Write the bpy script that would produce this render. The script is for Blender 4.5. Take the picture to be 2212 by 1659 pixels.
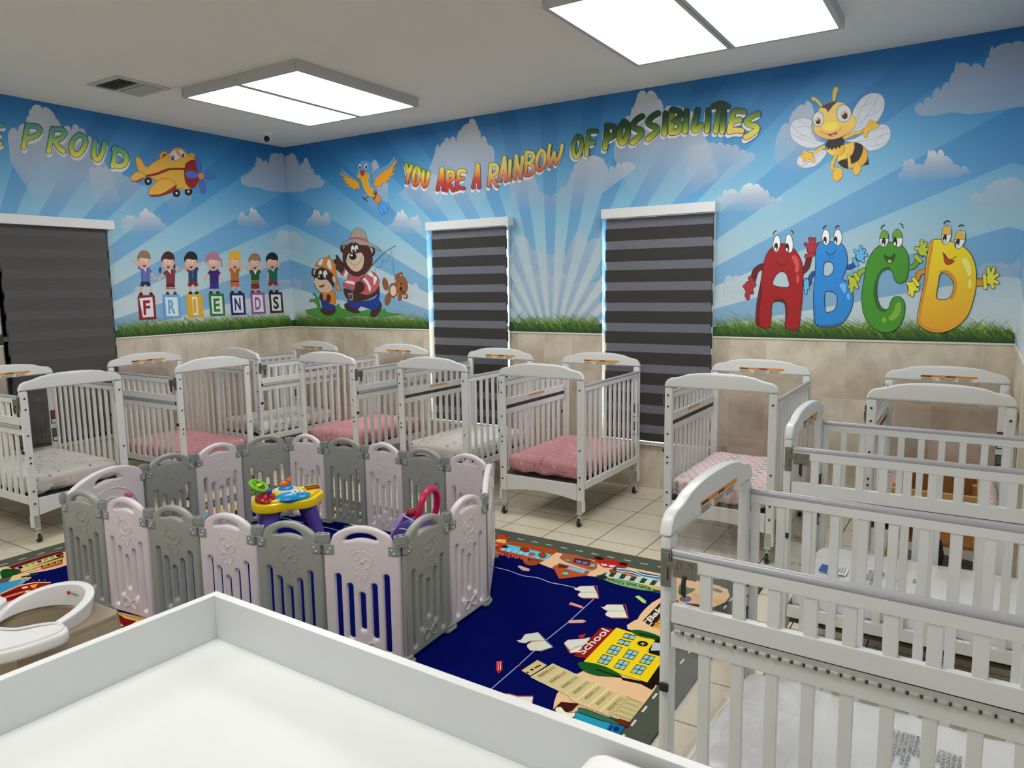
import bpy, bmesh, math, random
from mathutils import Vector, Matrix
from mathutils.geometry import tessellate_polygon
random.seed(7)
PI = math.pi
scene = bpy.context.scene
col = scene.collection
for o in list(bpy.data.objects):
    bpy.data.objects.remove(o)

# ------------------------------------------------------------------ camera
CAM = Vector((6.2231, -5.4407, 1.6150))
FPX = 1593.26
YAW, PITCH, ROLL = -0.56579, -0.13117, -0.01372
_f = Vector((math.sin(YAW) * math.cos(PITCH), math.cos(YAW) * math.cos(PITCH), math.sin(PITCH)))
_r = Vector((math.cos(YAW), -math.sin(YAW), 0))
_u = _r.cross(_f)
CR = _r * math.cos(ROLL) + _u * math.sin(ROLL)
CU = -_r * math.sin(ROLL) + _u * math.cos(ROLL)
CF = _f
cd = bpy.data.cameras.new('camera')
cam = bpy.data.objects.new('camera', cd)
col.objects.link(cam)
cd.sensor_fit = 'HORIZONTAL'
cd.sensor_width = 36.0
cd.lens = FPX / 2212 * 36.0
cd.clip_start = 0.02
cam.matrix_world = Matrix(((CR.x, CU.x, -CF.x, CAM.x), (CR.y, CU.y, -CF.y, CAM.y), (CR.z, CU.z, -CF.z, CAM.z), (0, 0, 0, 1)))
scene.camera = cam

# ------------------------------------------------------------------ light, view
w = bpy.data.worlds.new('daylight')
scene.world = w
w.use_nodes = True
w.node_tree.nodes['Background'].inputs[0].default_value = (0.88, 0.95, 1.0, 1)
w.node_tree.nodes['Background'].inputs[1].default_value = 4.2
PANEL_EMIT = 6.2
vs = scene.view_settings
vs.view_transform = 'Standard'
vs.look = 'None'
vs.gamma = 1
vs.use_curve_mapping = False
vs.exposure = 0.52
scene.cycles.transparent_max_bounces = 40
scene.cycles.max_bounces = 14
scene.cycles.diffuse_bounces = 8

H = 3.081       # ceiling
HT = 1.2272     # top of the wall tiles

# ------------------------------------------------------------------ helpers
def lin(c):
    c = c / 255.0
    return c / 12.92 if c <= 0.04045 else ((c + 0.055) / 1.055) ** 2.4
def S(r, g, b):
    return (lin(r), lin(g), lin(b))

def ray(px, py):
    return CF + CR * ((px - 1106) / FPX) - CU * ((py - 829.5) / FPX)
def at_y(px, py, y=0.0):
    d = ray(px, py); return CAM + d * ((y - CAM.y) / d.y)
def at_x(px, py, x=0.0):
    d = ray(px, py); return CAM + d * ((x - CAM.x) / d.x)
def at_z(px, py, z=0.0):
    d = ray(px, py); return CAM + d * ((z - CAM.z) / d.z)

def mat(name, color, rough=0.5, metal=0.0, coat=0.0, bump=0.0, bscale=200.0, vary=0.0, vscale=3.0, spec=0.5):
    m = bpy.data.materials.new(name)
    m.use_nodes = True
    nt = m.node_tree
    b = nt.nodes['Principled BSDF']
    b.inputs['Base Color'].default_value = (*color, 1)
    b.inputs['Roughness'].default_value = rough
    b.inputs['Metallic'].default_value = metal
    b.inputs['Specular IOR Level'].default_value = spec
    b.inputs['Coat Weight'].default_value = coat
    tc = nt.nodes.new('ShaderNodeTexCoord')
    if bump:
        n = nt.nodes.new('ShaderNodeTexNoise'); n.inputs['Scale'].default_value = bscale
        n.inputs['Detail'].default_value = 2
        bp = nt.nodes.new('ShaderNodeBump'); bp.inputs['Strength'].default_value = bump
        bp.inputs['Distance'].default_value = 0.002
        nt.links.new(tc.outputs['Object'], n.inputs['Vector'])
        nt.links.new(n.outputs['Fac'], bp.inputs['Height'])
        nt.links.new(bp.outputs['Normal'], b.inputs['Normal'])
    if vary:
        n = nt.nodes.new('ShaderNodeTexNoise'); n.inputs['Scale'].default_value = vscale
        mx = nt.nodes.new('ShaderNodeMix'); mx.data_type = 'RGBA'
        mx.inputs[6].default_value = (*[c * (1 - vary) for c in color], 1)
        mx.inputs[7].default_value = (*[min(1, c * (1 + vary)) for c in color], 1)
        nt.links.new(tc.outputs['Object'], n.inputs['Vector'])
        nt.links.new(n.outputs['Fac'], mx.inputs[0])
        nt.links.new(mx.outputs[2], b.inputs['Base Color'])
    return m

M = {}
M['crib'] = mat('crib_paint', S(222, 224, 223), 0.32, vary=0.02)
M['metal'] = mat('brushed_metal', S(205, 205, 202), 0.38, 0.6, vary=0.06, vscale=40)
M['st_r'] = mat('sticker_dark_red', S(125, 55, 48), 0.5)
M['st_g'] = mat('sticker_dark_green', S(72, 100, 74), 0.5)
M['steel'] = mat('latch_steel', S(138, 136, 128), 0.3, 0.9, vary=0.08, vscale=60)
M['dmetal'] = mat('dark_metal', S(70, 70, 68), 0.35, 0.8)
M['rubber'] = mat('black_rubber', S(28, 28, 28), 0.6)
M['guard'] = mat('grey_guard_plastic', S(172, 173, 178), 0.25)
M['dark'] = mat('dark_gap', S(45, 42, 40), 0.7)  # stands in for shade in gaps; also colours the blind bottom bars
M['board'] = mat('mattress_board', S(70, 62, 55), 0.7)
M['orange'] = mat('orange_print', S(226, 140, 40), 0.5)
M['paper'] = mat('label_paper', S(222, 220, 205), 0.55)
M['ink'] = mat('black_ink', S(30, 30, 30), 0.6)
M['white'] = mat('white_plastic', S(232, 232, 232), 0.3)
M['whitelam'] = mat('white_laminate', S(224, 226, 226), 0.33, vary=0.01)
M['trim'] = mat('white_trim', S(225, 225, 222), 0.4)
M['ppw'] = mat('pale_pink_plastic', S(228, 218, 220), 0.38, bump=0.15, bscale=260)
M['ppg'] = mat('grey_green_plastic', S(158, 161, 154), 0.36, bump=0.15, bscale=260)
M['pph'] = mat('hinge_plastic', S(146, 150, 148), 0.35)
M['lightframe'] = mat('light_frame_metal', S(190, 190, 186), 0.4, vary=0.03)
M['yellow'] = mat('toy_yellow', S(250, 215, 20), 0.22)
M['purple'] = mat('toy_purple', S(88, 70, 160), 0.35)
M['lilac'] = mat('toy_lilac', S(160, 110, 195), 0.25)
M['tred'] = mat('toy_red', S(165, 20, 25), 0.22)
M['tblue'] = mat('toy_blue', S(25, 150, 215), 0.2)
M['tgreen'] = mat('toy_green', S(120, 200, 40), 0.25)
M['torange'] = mat('toy_orange', S(240, 110, 30), 0.25)
M['tpink'] = mat('toy_pink', S(215, 30, 90), 0.25)
M['tan'] = mat('tan_plastic', S(158, 144, 120), 0.42)
M['wood'] = mat('varnished_wood', S(190, 148, 86), 0.35, vary=0.25, vscale=14)
M['wood2'] = mat('dark_varnished_wood', S(146, 100, 50), 0.4, vary=0.2, vscale=14)
M['black'] = mat('black_webbing', S(20, 20, 20), 0.8)
M['cam'] = mat('black_glass', S(20, 20, 22), 0.08)
M['vent'] = mat('vent_enamel', S(196, 194, 186), 0.45)
M['bolt'] = mat('bolt_metal', S(60, 56, 52), 0.4, 0.7)

def node_mat(name):
    m = bpy.data.materials.new(name); m.use_nodes = True
    nt = m.node_tree
    return m, nt, nt.nodes['Principled BSDF']
def N(nt, t, **kw):
    n = nt.nodes.new(t)
    for k, v in kw.items(): setattr(n, k, v)
    return n
def math_n(nt, op, a, b=None, c=None):
    n = N(nt, 'ShaderNodeMath', operation=op)
    for i, v in enumerate((a, b, c)):
        if v is None: continue
        if isinstance(v, (int, float)): n.inputs[i].default_value = v
        else: nt.links.new(v, n.inputs[i])
    return n.outputs[0]
def mixc(nt, f, a, b):
    n = N(nt, 'ShaderNodeMix', data_type='RGBA')
    for i, v in ((0, f), (6, a), (7, b)):
        if isinstance(v, (int, float)): n.inputs[i].default_value = v
        elif isinstance(v, tuple): n.inputs[i].default_value = (*v, 1) if len(v) == 3 else v
        else: nt.links.new(v, n.inputs[i])
    return n.outputs[2]

# vertex-colour print (opaque and with alpha)
def print_mat(name, alpha=False, rough=0.55):
    m, nt, b = node_mat(name)
    a = N(nt, 'ShaderNodeAttribute', attribute_name='ink')
    nt.links.new(a.outputs['Color'], b.inputs['Base Color'])
    b.inputs['Roughness'].default_value = rough
    if alpha:
        nt.links.new(a.outputs['Alpha'], b.inputs['Alpha'])
    return m
M['print'] = print_mat('printed_ink')
M['printa'] = print_mat('printed_cloud_ink', True)
M['rugprint'] = print_mat('woven_pile_picture', rough=1.0)
M['rugprint'].node_tree.nodes['Principled BSDF'].inputs['Specular IOR Level'].default_value = 0.05

# clear acrylic
m = bpy.data.materials.new('clear_acrylic'); m.use_nodes = True
nt = m.node_tree; nt.nodes.remove(nt.nodes['Principled BSDF'])
tr = N(nt, 'ShaderNodeBsdfTransparent'); tr.inputs[0].default_value = (0.965, 0.952, 0.95, 1)
gl = N(nt, 'ShaderNodeBsdfGlossy'); gl.inputs['Roughness'].default_value = 0.03
fr = N(nt, 'ShaderNodeLayerWeight'); fr.inputs[0].default_value = 0.5
fk = math_n(nt, 'MULTIPLY_ADD', math_n(nt, 'POWER', fr.outputs[1], 4.0), 0.45, 0.025)
mx = N(nt, 'ShaderNodeMixShader')
nt.links.new(fk, mx.inputs[0]); nt.links.new(tr.outputs[0], mx.inputs[1]); nt.links.new(gl.outputs[0], mx.inputs[2])
nt.links.new(mx.outputs[0], nt.nodes['Material Output'].inputs[0])
M['acrylic'] = m
m = m.copy(); m.name = 'window_glass'
[n for n in m.node_tree.nodes if n.type == 'BSDF_TRANSPARENT'][0].inputs[0].default_value = (0.95, 0.97, 0.96, 1)
M['glass'] = m
# plastic film
m = bpy.data.materials.new('plastic_film'); m.use_nodes = True
nt = m.node_tree; b = nt.nodes['Principled BSDF']
b.inputs['Base Color'].default_value = (0.85, 0.86, 0.88, 1); b.inputs['Roughness'].default_value = 0.12
b.inputs['Alpha'].default_value = 0.25
tc = N(nt, 'ShaderNodeTexCoord'); no = N(nt, 'ShaderNodeTexNoise'); no.inputs['Scale'].default_value = 9; no.inputs['Distortion'].default_value = 2.5
bp = N(nt, 'ShaderNodeBump'); bp.inputs['Strength'].default_value = 0.9; bp.inputs['Distance'].default_value = 0.02
nt.links.new(tc.outputs['Object'], no.inputs['Vector']); nt.links.new(no.outputs[0], bp.inputs['Height']); nt.links.new(bp.outputs[0], b.inputs['Normal'])
M['film'] = m
# mattress in plastic bag
m = bpy.data.materials.new('bagged_mattress'); m.use_nodes = True
nt = m.node_tree; b = nt.nodes['Principled BSDF']
b.inputs['Base Color'].default_value = (*S(232, 234, 234), 1); b.inputs['Roughness'].default_value = 0.35; b.inputs['Coat Weight'].default_value = 0.8; b.inputs['Coat Roughness'].default_value = 0.1
tc = N(nt, 'ShaderNodeTexCoord'); mp = N(nt, 'ShaderNodeMapping'); mp.inputs['Scale'].default_value = (2.5, 9, 2.5)
no = N(nt, 'ShaderNodeTexNoise'); no.inputs['Scale'].default_value = 3; no.inputs['Distortion'].default_value = 1.2
bp = N(nt, 'ShaderNodeBump'); bp.inputs['Strength'].default_value = 0.22; bp.inputs['Distance'].default_value = 0.02
nt.links.new(tc.outputs['Object'], mp.inputs[0]); nt.links.new(mp.outputs[0], no.inputs['Vector']); nt.links.new(no.outputs[0], bp.inputs['Height'])
nt.links.new(bp.outputs[0], b.inputs['Normal']); nt.links.new(bp.outputs[0], b.inputs['Coat Normal'])
M['bag'] = m

# printed sheets: small scattered marks
def sheet_mat(name, base, marks, scale, thr=0.24, dots=False):
    m, nt, b = node_mat(name)
    b.inputs['Roughness'].default_value = 0.85
    tc = N(nt, 'ShaderNodeTexCoord')
    colr = None
    if dots:
        # rows of soft dots, alternately pink and grey
        sp = N(nt, 'ShaderNodeSeparateXYZ'); nt.links.new(tc.outputs['Object'], sp.inputs[0])
        px = math_n(nt, 'MULTIPLY', sp.outputs[0], scale); py = math_n(nt, 'MULTIPLY', sp.outputs[1], scale * 1.25)
        row = math_n(nt, 'FLOOR', py)
        odd = math_n(nt, 'MODULO', math_n(nt, 'ABSOLUTE', row), 2.0)
        px2 = math_n(nt, 'ADD', px, math_n(nt, 'MULTIPLY', odd, 0.5))
        fx = math_n(nt, 'SUBTRACT', math_n(nt, 'FRACT', px2), 0.5); fy = math_n(nt, 'SUBTRACT', math_n(nt, 'FRACT', py), 0.5)
        d = math_n(nt, 'SQRT', math_n(nt, 'ADD', math_n(nt, 'MULTIPLY', fx, fx), math_n(nt, 'MULTIPLY', fy, fy)))
        f = math_n(nt, 'LESS_THAN', d, 0.34)
        col_id = math_n(nt, 'MODULO', math_n(nt, 'ABSOLUTE', math_n(nt, 'FLOOR', px2)), 3.0)
        c2 = mixc(nt, math_n(nt, 'GREATER_THAN', col_id, 1.5), marks[0], marks[1])
        colr = mixc(nt, math_n(nt, 'MULTIPLY', f, 0.75), base, c2)
    else:
        vo = N(nt, 'ShaderNodeTexVoronoi'); vo.inputs['Scale'].default_value = scale
        no = N(nt, 'ShaderNodeTexNoise'); no.inputs['Scale'].default_value = scale * 5
        nt.links.new(tc.outputs['Object'], vo.inputs['Vector']); nt.links.new(tc.outputs['Object'], no.inputs['Vector'])
        a = math_n(nt, 'LESS_THAN', vo.outputs['Distance'], thr)
        bb = math_n(nt, 'GREATER_THAN', no.outputs['Fac'], 0.5)
        f = math_n(nt, 'MULTIPLY', a, bb)
        sep = N(nt, 'ShaderNodeSeparateXYZ'); nt.links.new(vo.outputs['Color'], sep.inputs[0])
        c2 = mixc(nt, math_n(nt, 'GREATER_THAN', sep.outputs[0], 0.5), marks[0], marks[1])
        colr = mixc(nt, math_n(nt, 'MULTIPLY', f, 0.9), base, c2)
    nt.links.new(colr, b.inputs['Base Color'])
    n2 = N(nt, 'ShaderNodeTexNoise'); n2.inputs['Scale'].default_value = 7; n2.inputs['Distortion'].default_value = 1.0
    bp = N(nt, 'ShaderNodeBump'); bp.inputs['Strength'].default_value = 0.45; bp.inputs['Distance'].default_value = 0.02
    nt.links.new(tc.outputs['Object'], n2.inputs['Vector']); nt.links.new(n2.outputs[0], bp.inputs['Height']); nt.links.new(bp.outputs[0], b.inputs['Normal'])
    return m
M['s_pink'] = sheet_mat('pink_sheet', S(218, 156, 160), (S(240, 225, 220), S(120, 90, 100)), 17, 0.26)
M['s_white'] = sheet_mat('white_printed_sheet', S(228, 226, 220), (S(150, 85, 95), S(95, 90, 100)), 20, 0.27)
M['s_dot'] = sheet_mat('dotted_sheet', S(232, 222, 220), (S(226, 170, 176), S(150, 150, 156)), 17, dots=True)

# wall tile: object space x+(-y) horizontally, z vertically
def tile_wall():
    m, nt, b = node_mat('wall_tile')
    g = N(nt, 'ShaderNodeNewGeometry'); sp = N(nt, 'ShaderNodeSeparateXYZ'); nt.links.new(g.outputs['Position'], sp.inputs[0])
    u = math_n(nt, 'DIVIDE', math_n(nt, 'SUBTRACT', math_n(nt, 'SUBTRACT', sp.outputs[0], sp.outputs[1]), 4.672), 0.2623)
    v = math_n(nt, 'DIVIDE', math_n(nt, 'SUBTRACT', sp.outputs[2], HT), 0.411)
    fu, fv = math_n(nt, 'FRACT', u), math_n(nt, 'FRACT', v)
    gu = math_n(nt, 'LESS_THAN', fu, 0.014); gv = math_n(nt, 'LESS_THAN', fv, 0.009)
    gr = math_n(nt, 'MAXIMUM', gu, gv)
    cmb = N(nt, 'ShaderNodeCombineXYZ'); nt.links.new(math_n(nt, 'FLOOR', u), cmb.inputs[0]); nt.links.new(math_n(nt, 'FLOOR', v), cmb.inputs[1])
    wn = N(nt, 'ShaderNodeTexWhiteNoise'); nt.links.new(cmb.outputs[0], wn.inputs['Vector'])
    off = N(nt, 'ShaderNodeVectorMath', operation='MULTIPLY_ADD'); nt.links.new(wn.outputs['Color'], off.inputs[0]); off.inputs[1].default_value = (3, 3, 3); nt.links.new(g.outputs['Position'], off.inputs[2])
    n1 = N(nt, 'ShaderNodeTexNoise'); n1.inputs['Scale'].default_value = 3.4; n1.inputs['Detail'].default_value = 6; n1.inputs['Roughness'].default_value = 0.62
    nt.links.new(off.outputs[0], n1.inputs['Vector'])
    cr = N(nt, 'ShaderNodeValToRGB')
    cr.color_ramp.elements[0].position = 0.33; cr.color_ramp.elements[0].color = (*S(180, 167, 144), 1)
    cr.color_ramp.elements[1].position = 0.66; cr.color_ramp.elements[1].color = (*S(222, 212, 194), 1)
    nt.links.new(n1.outputs[0], cr.inputs[0])
    c = mixc(nt, gr, cr.outputs[0], S(214, 205, 188))
    nt.links.new(c, b.inputs['Base Color']); b.inputs['Roughness'].default_value = 0.38
    return m
M['tile'] = tile_wall()

def floor_mat():
    m, nt, b = node_mat('floor_tile')
    g = N(nt, 'ShaderNodeNewGeometry'); sp = N(nt, 'ShaderNodeSeparateXYZ'); nt.links.new(g.outputs['Position'], sp.inputs[0])
    u = math_n(nt, 'DIVIDE', math_n(nt, 'SUBTRACT', sp.outputs[0], 3.239), 0.33)
    v = math_n(nt, 'DIVIDE', math_n(nt, 'SUBTRACT', sp.outputs[1], -1.635), 0.33)
    def line(x):
        f = math_n(nt, 'ABSOLUTE', math_n(nt, 'SUBTRACT', math_n(nt, 'FRACT', math_n(nt, 'ADD', x, 0.5)), 0.5))
        return math_n(nt, 'LESS_THAN', f, 0.0085)
    gr = math_n(nt, 'MAXIMUM', line(u), line(v))
    n1 = N(nt, 'ShaderNodeTexNoise'); n1.inputs['Scale'].default_value = 2.2; n1.inputs['Detail'].default_value = 5
    nt.links.new(g.outputs['Position'], n1.inputs['Vector'])
    c = mixc(nt, n1.outputs[0], S(206, 195, 170), S(224, 215, 193))
    c = mixc(nt, gr, c, S(48, 36, 30))
    nt.links.new(c, b.inputs['Base Color'])
    r = mixc(nt, gr, (0.3, 0.3, 0.3), (0.8, 0.8, 0.8)); nt.links.new(r, b.inputs['Roughness'])
    bp = N(nt, 'ShaderNodeBump'); bp.inputs['Strength'].default_value = 0.5; bp.inputs['Distance'].default_value = 0.002
    nt.links.new(math_n(nt, 'SUBTRACT', 1.0, gr), bp.inputs['Height']); nt.links.new(bp.outputs[0], b.inputs['Normal'])
    return m
M['floor'] = floor_mat()

def mural_mat():
    m, nt, b = node_mat('mural_wallpaper')
    g = N(nt, 'ShaderNodeNewGeometry'); sp = N(nt, 'ShaderNodeSeparateXYZ'); nt.links.new(g.outputs['Position'], sp.inputs[0])
    coord = math_n(nt, 'SUBTRACT', sp.outputs[0], sp.outputs[1])
    h = N(nt, 'ShaderNodeMath', operation='PINGPONG'); nt.links.new(math_n(nt, 'SUBTRACT', coord, 3.165), h.inputs[0]); h.inputs[1].default_value = 3.165
    h = h.outputs[0]
    z = sp.outputs[2]
    ang = math_n(nt, 'ARCTAN2', h, math_n(nt, 'SUBTRACT', z, math_n(nt, 'MULTIPLY_ADD', h, 0.08, 1.04)))
    per = math.radians(11.6)
    f = math_n(nt, 'FRACT', math_n(nt, 'ADD', math_n(nt, 'DIVIDE', ang, per), 0.225))
    light = math_n(nt, 'GREATER_THAN', f, 0.45)
    t = math_n(nt, 'DIVIDE', math_n(nt, 'SUBTRACT', z, HT), H - HT)
    cr = N(nt, 'ShaderNodeValToRGB')
    e = cr.color_ramp.elements
    e[0].position = 0.0; e[0].color = (*S(138, 178, 208), 1)
    e[1].position = 1.0; e[1].color = (*S(30, 108, 176), 1)
    for p, c in ((0.25, S(126, 176, 210)), (0.5, S(106, 168, 212)), (0.72, S(74, 152, 206)), (0.88, S(48, 128, 190))):
        x = e.new(p); x.color = (*c, 1)
    nt.links.new(t, cr.inputs[0])
    cl = N(nt, 'ShaderNodeValToRGB')
    e = cl.color_ramp.elements
    e[0].position = 0.0; e[0].color = (*S(208, 218, 224), 1)
    e[1].position = 1.0; e[1].color = (*S(36, 116, 182), 1)
    for p, c in ((0.25, S(182, 208, 216)), (0.5, S(142, 194, 218)), (0.72, S(94, 168, 214)), (0.88, S(56, 138, 200))):
        x = e.new(p); x.color = (*c, 1)
    nt.links.new(t, cl.inputs[0])
    c = mixc(nt, light, cr.outputs[0], cl.outputs[0])
    nt.links.new(c, b.inputs['Base Color'])
    b.inputs['Roughness'].default_value = 0.5
    return m
M['mural'] = mural_mat()
M['ceil'] = mat('ceiling_paint', S(242, 238, 229), 0.9, bump=0.35, bscale=90)
M['plain'] = mat('plain_wall_paint', S(236, 238, 240), 0.8)

def rug_mat():
    m, nt, b = node_mat('rug_pile')
    tc = N(nt, 'ShaderNodeTexCoord')
    n = N(nt, 'ShaderNodeTexNoise'); n.inputs['Scale'].default_value = 260
    nt.links.new(tc.outputs['Object'], n.inputs['Vector'])
    c = mixc(nt, n.outputs[0], S(74, 80, 68), S(90, 96, 84))
    nt.links.new(c, b.inputs['Base Color']); b.inputs['Roughness'].default_value = 0.97; b.inputs['Specular IOR Level'].default_value = 0.15
    return m
M['rug'] = rug_mat()
m = bpy.data.materials.new('light_diffuser'); m.use_nodes = True
nt = m.node_tree; b = nt.nodes['Principled BSDF']
b.inputs['Emission Color'].default_value = (1.0, 0.99, 0.968, 1); b.inputs['Emission Strength'].default_value = PANEL_EMIT
b.inputs['Base Color'].default_value = (0.9, 0.9, 0.9, 1)
M['diffuser'] = m
# blinds
def fabric(name, c, tr_amt=0.0):
    m = bpy.data.materials.new(name); m.use_nodes = True
    nt = m.node_tree; b = nt.nodes['Principled BSDF']
    tc = N(nt, 'ShaderNodeTexCoord'); mp = N(nt, 'ShaderNodeMapping'); mp.inputs['Scale'].default_value = (14, 14, 260)
    n = N(nt, 'ShaderNodeTexNoise'); n.inputs['Scale'].default_value = 1.0; n.inputs['Detail'].default_value = 3
    nt.links.new(tc.outputs['Object'], mp.inputs[0]); nt.links.new(mp.outputs[0], n.inputs['Vector'])
    cc = mixc(nt, n.outputs[0], tuple(v * 0.7 for v in c), tuple(v * 1.3 for v in c))
    nt.links.new(cc, b.inputs['Base Color']); b.inputs['Roughness'].default_value = 0.9
    if tr_amt:
        b.inputs['Alpha'].default_value = 1 - tr_amt
    return m
M['band'] = fabric('blind_opaque_band', S(56, 54, 53))
M['sheer'] = fabric('blind_sheer_band', S(112, 114, 124), 0.05)
M['band3'] = fabric('left_blind_band', S(80, 79, 76))
M['sheer3'] = fabric('left_blind_sheer', S(86, 84, 86))

class MB:
    """collects geometry for one mesh object"""
    def __init__(s): s.v = []; s.f = []; s.mi = []; s.sm = []
    def add(s, verts, faces, mi=0, smooth=False):
        o = len(s.v); s.v += [tuple(p) for p in verts]
        for f in faces: s.f.append([i + o for i in f]); s.mi.append(mi); s.sm.append(smooth)
    def box(s, lo, hi, b=0.0, mi=0, rot=None, about=None):
        bm = bmesh.new()
        bmesh.ops.create_cube(bm, size=1)
        c = [(lo[i] + hi[i]) / 2 for i in range(3)]; d = [abs(hi[i] - lo[i]) for i in range(3)]
        for v in bm.verts: v.co = Vector((v.co.x * d[0] + c[0], v.co.y * d[1] + c[1], v.co.z * d[2] + c[2]))
        if b > 0:
            b = min(b, min(d) * 0.49)
            bmesh.ops.bevel(bm, geom=list(bm.edges), offset=b, segments=2, profile=0.5, affect='EDGES')
        if rot is not None:
            bmesh.ops.transform(bm, matrix=rot, verts=bm.verts) if about is None else bmesh.ops.rotate(bm, cent=about, matrix=rot.to_3x3(), verts=bm.verts)
        bm.verts.index_update()
        s.add([v.co for v in bm.verts], [[v.index for v in f.verts] for f in bm.faces], mi, b > 0)
        bm.free(); return s
    def tube(s, pts, r, n=10, mi=0, closed=False, caps=True):
        pts = [Vector(p) for p in pts]; K = len(pts)
        rr = r if isinstance(r, (list, tuple)) else [r] * K
        vs = []; up = None
        for i, p in enumerate(pts):
            a = pts[(i - 1) % K] if (closed or i > 0) else p
            b = pts[(i + 1) % K] if (closed or i < K - 1) else p
            t = (b - a).normalized()
            if up is None:
                up = Vector((0, 0, 1)) if abs(t.z) < 0.9 else Vector((1, 0, 0))
            x = up.cross(t)
            if x.length < 1e-5: x = Vector((1, 0, 0)).cross(t)
            x.normalize(); y = t.cross(x).normalized(); up = y if False else up
            for k in range(n):
                q = 2 * PI * k / n
                vs.append(p + (x * math.cos(q) + y * math.sin(q)) * rr[i])
        fs = []
        R = K if closed else K - 1
        for i in range(R):
            j = (i + 1) % K
            for k in range(n):
                l = (k + 1) % n
                fs.append([i * n + k, i * n + l, j * n + l, j * n + k])
        if caps and not closed:
            fs.append(list(range(n))[::-1]); fs.append([(K - 1) * n + k for k in range(n)])
        s.add(vs, fs, mi, True); return s
    def cyl(s, a, b, r, n=16, mi=0): return s.tube([a, b], r, n, mi)
    def lathe(s, prof, c=(0, 0, 0), n=24, mi=0, sx=1.0, sy=1.0):
        vs = []; fs = []
        for (r, z) in prof:
            for k in range(n):
                q = 2 * PI * k / n
                vs.append((c[0] + r * sx * math.cos(q), c[1] + r * sy * math.sin(q), c[2] + z))
        for i in range(len(prof) - 1):
            for k in range(n):
                l = (k + 1) % n
                fs.append([i * n + k, i * n + l, (i + 1) * n + l, (i + 1) * n + k])
        fs.append([(len(prof) - 1) * n + k for k in range(n)]); fs.append(list(range(n))[::-1])
        s.add(vs, fs, mi, True); return s
    def ball(s, c, r, mi=0, n=14, m=8):
        r = r if isinstance(r, (tuple, list)) else (r, r, r)
        vs = []; fs = []
        for i in range(m + 1):
            a = PI * i / m
            for k in range(n):
                q = 2 * PI * k / n
                vs.append((c[0] + r[0] * math.sin(a) * math.cos(q), c[1] + r[1] * math.sin(a) * math.sin(q), c[2] + r[2] * math.cos(a)))
        for i in range(m):
            for k in range(n):
                l = (k + 1) % n
                fs.append([i * n + k, (i + 1) * n + k, (i + 1) * n + l, i * n + l])
        s.add(vs, fs, mi, True); return s
    def plate(s, outer, holes, t, b, mp, mi=0):
        """flat plate with rounded rims: outlines in (a, c), thickness t along n; mp(a, c, n) -> point"""
        loops = [outer] + list(holes)
        def area(p): return sum(p[i][0] * p[(i + 1) % len(p)][1] - p[(i + 1) % len(p)][0] * p[i][1] for i in range(len(p))) / 2
        loops = [(l if area(l) > 0 else l[::-1]) if i == 0 else (l if area(l) < 0 else l[::-1]) for i, l in enumerate(loops)]
        def off(l, d):   # move to material side by d
            out = []
            for i in range(len(l)):
                p0, p1, p2 = l[i - 1], l[i], l[(i + 1) % len(l)]
                e1 = Vector((p1[0] - p0[0], p1[1] - p0[1])); e2 = Vector((p2[0] - p1[0], p2[1] - p1[1]))
                if e1.length < 1e-9: e1 = e2
                if e2.length < 1e-9: e2 = e1
                e1.normalize(); e2.normalize()
                n1 = Vector((-e1.y, e1.x)); n2 = Vector((-e2.y, e2.x)); nn = n1 + n2
                if nn.length < 1e-6: nn = n1
                nn.normalize(); k = max(0.5, nn.dot(n1))
                out.append((p1[0] + nn.x * d / k, p1[1] + nn.y * d / k))
            return out
        steps = [(b, t / 2), (b * 0.3, t / 2 - b * 0.3), (0, t / 2 - b), (0, -t / 2 + b), (b * 0.3, -t / 2 + b * 0.3), (b, -t / 2)]
        vs = []; fs = []
        idx0 = []
        for l in loops:
            rings = []
            for d, y in steps:
                q = off(l, d) if d else l
                base = len(vs); vs += [mp(p[0], p[1], y) for p in q]; rings.append((base, q))
            K = len(l)
            for j in range(len(steps) - 1):
                b0, b1 = rings[j][0], rings[j + 1][0]
                for i in range(K):
                    k = (i + 1) % K
                    fs.append([b0 + i, b1 + i, b1 + k, b0 + k])
            idx0.append(rings)
        for side in (0, -1):
            polys = [[Vector((p[0], p[1], 0)) for p in r[side][1]] for r in idx0]
            flat = []
            for r in idx0: flat += [r[side][0] + i for i in range(len(r[side][1]))]
            for tri in tessellate_polygon(polys):
                f = [flat[i] for i in tri]
                fs.append(f if side == 0 else f[::-1])
        s.add(vs, fs, mi, True); return s
    def build(s, name, mats, parent=None, flat=False, loc=None, auto=35):
        me = bpy.data.meshes.new(name)
        me.from_pydata(s.v, [], s.f)
        for mm in (mats if isinstance(mats, (list, tuple)) else [mats]): me.materials.append(mm)
        me.polygons.foreach_set('material_index', s.mi)
        me.polygons.foreach_set('use_smooth', [x and not flat for x in s.sm])
        bm = bmesh.new(); bm.from_mesh(me)
        bmesh.ops.recalc_face_normals(bm, faces=bm.faces)
        for e in bm.edges:
            if len(e.link_faces) == 2 and e.calc_face_angle(0) > math.radians(auto): e.smooth = False
        bm.to_mesh(me); bm.free(); me.update()
        o = bpy.data.objects.new(name, me); col.objects.link(o)
        if any(s.sm) and not flat:
            wn = o.modifiers.new('even_shading', 'WEIGHTED_NORMAL'); wn.keep_sharp = True; wn.weight = 80
        if parent is not None: o.parent = parent
        if loc is not None: o.location = loc
        return o

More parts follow.
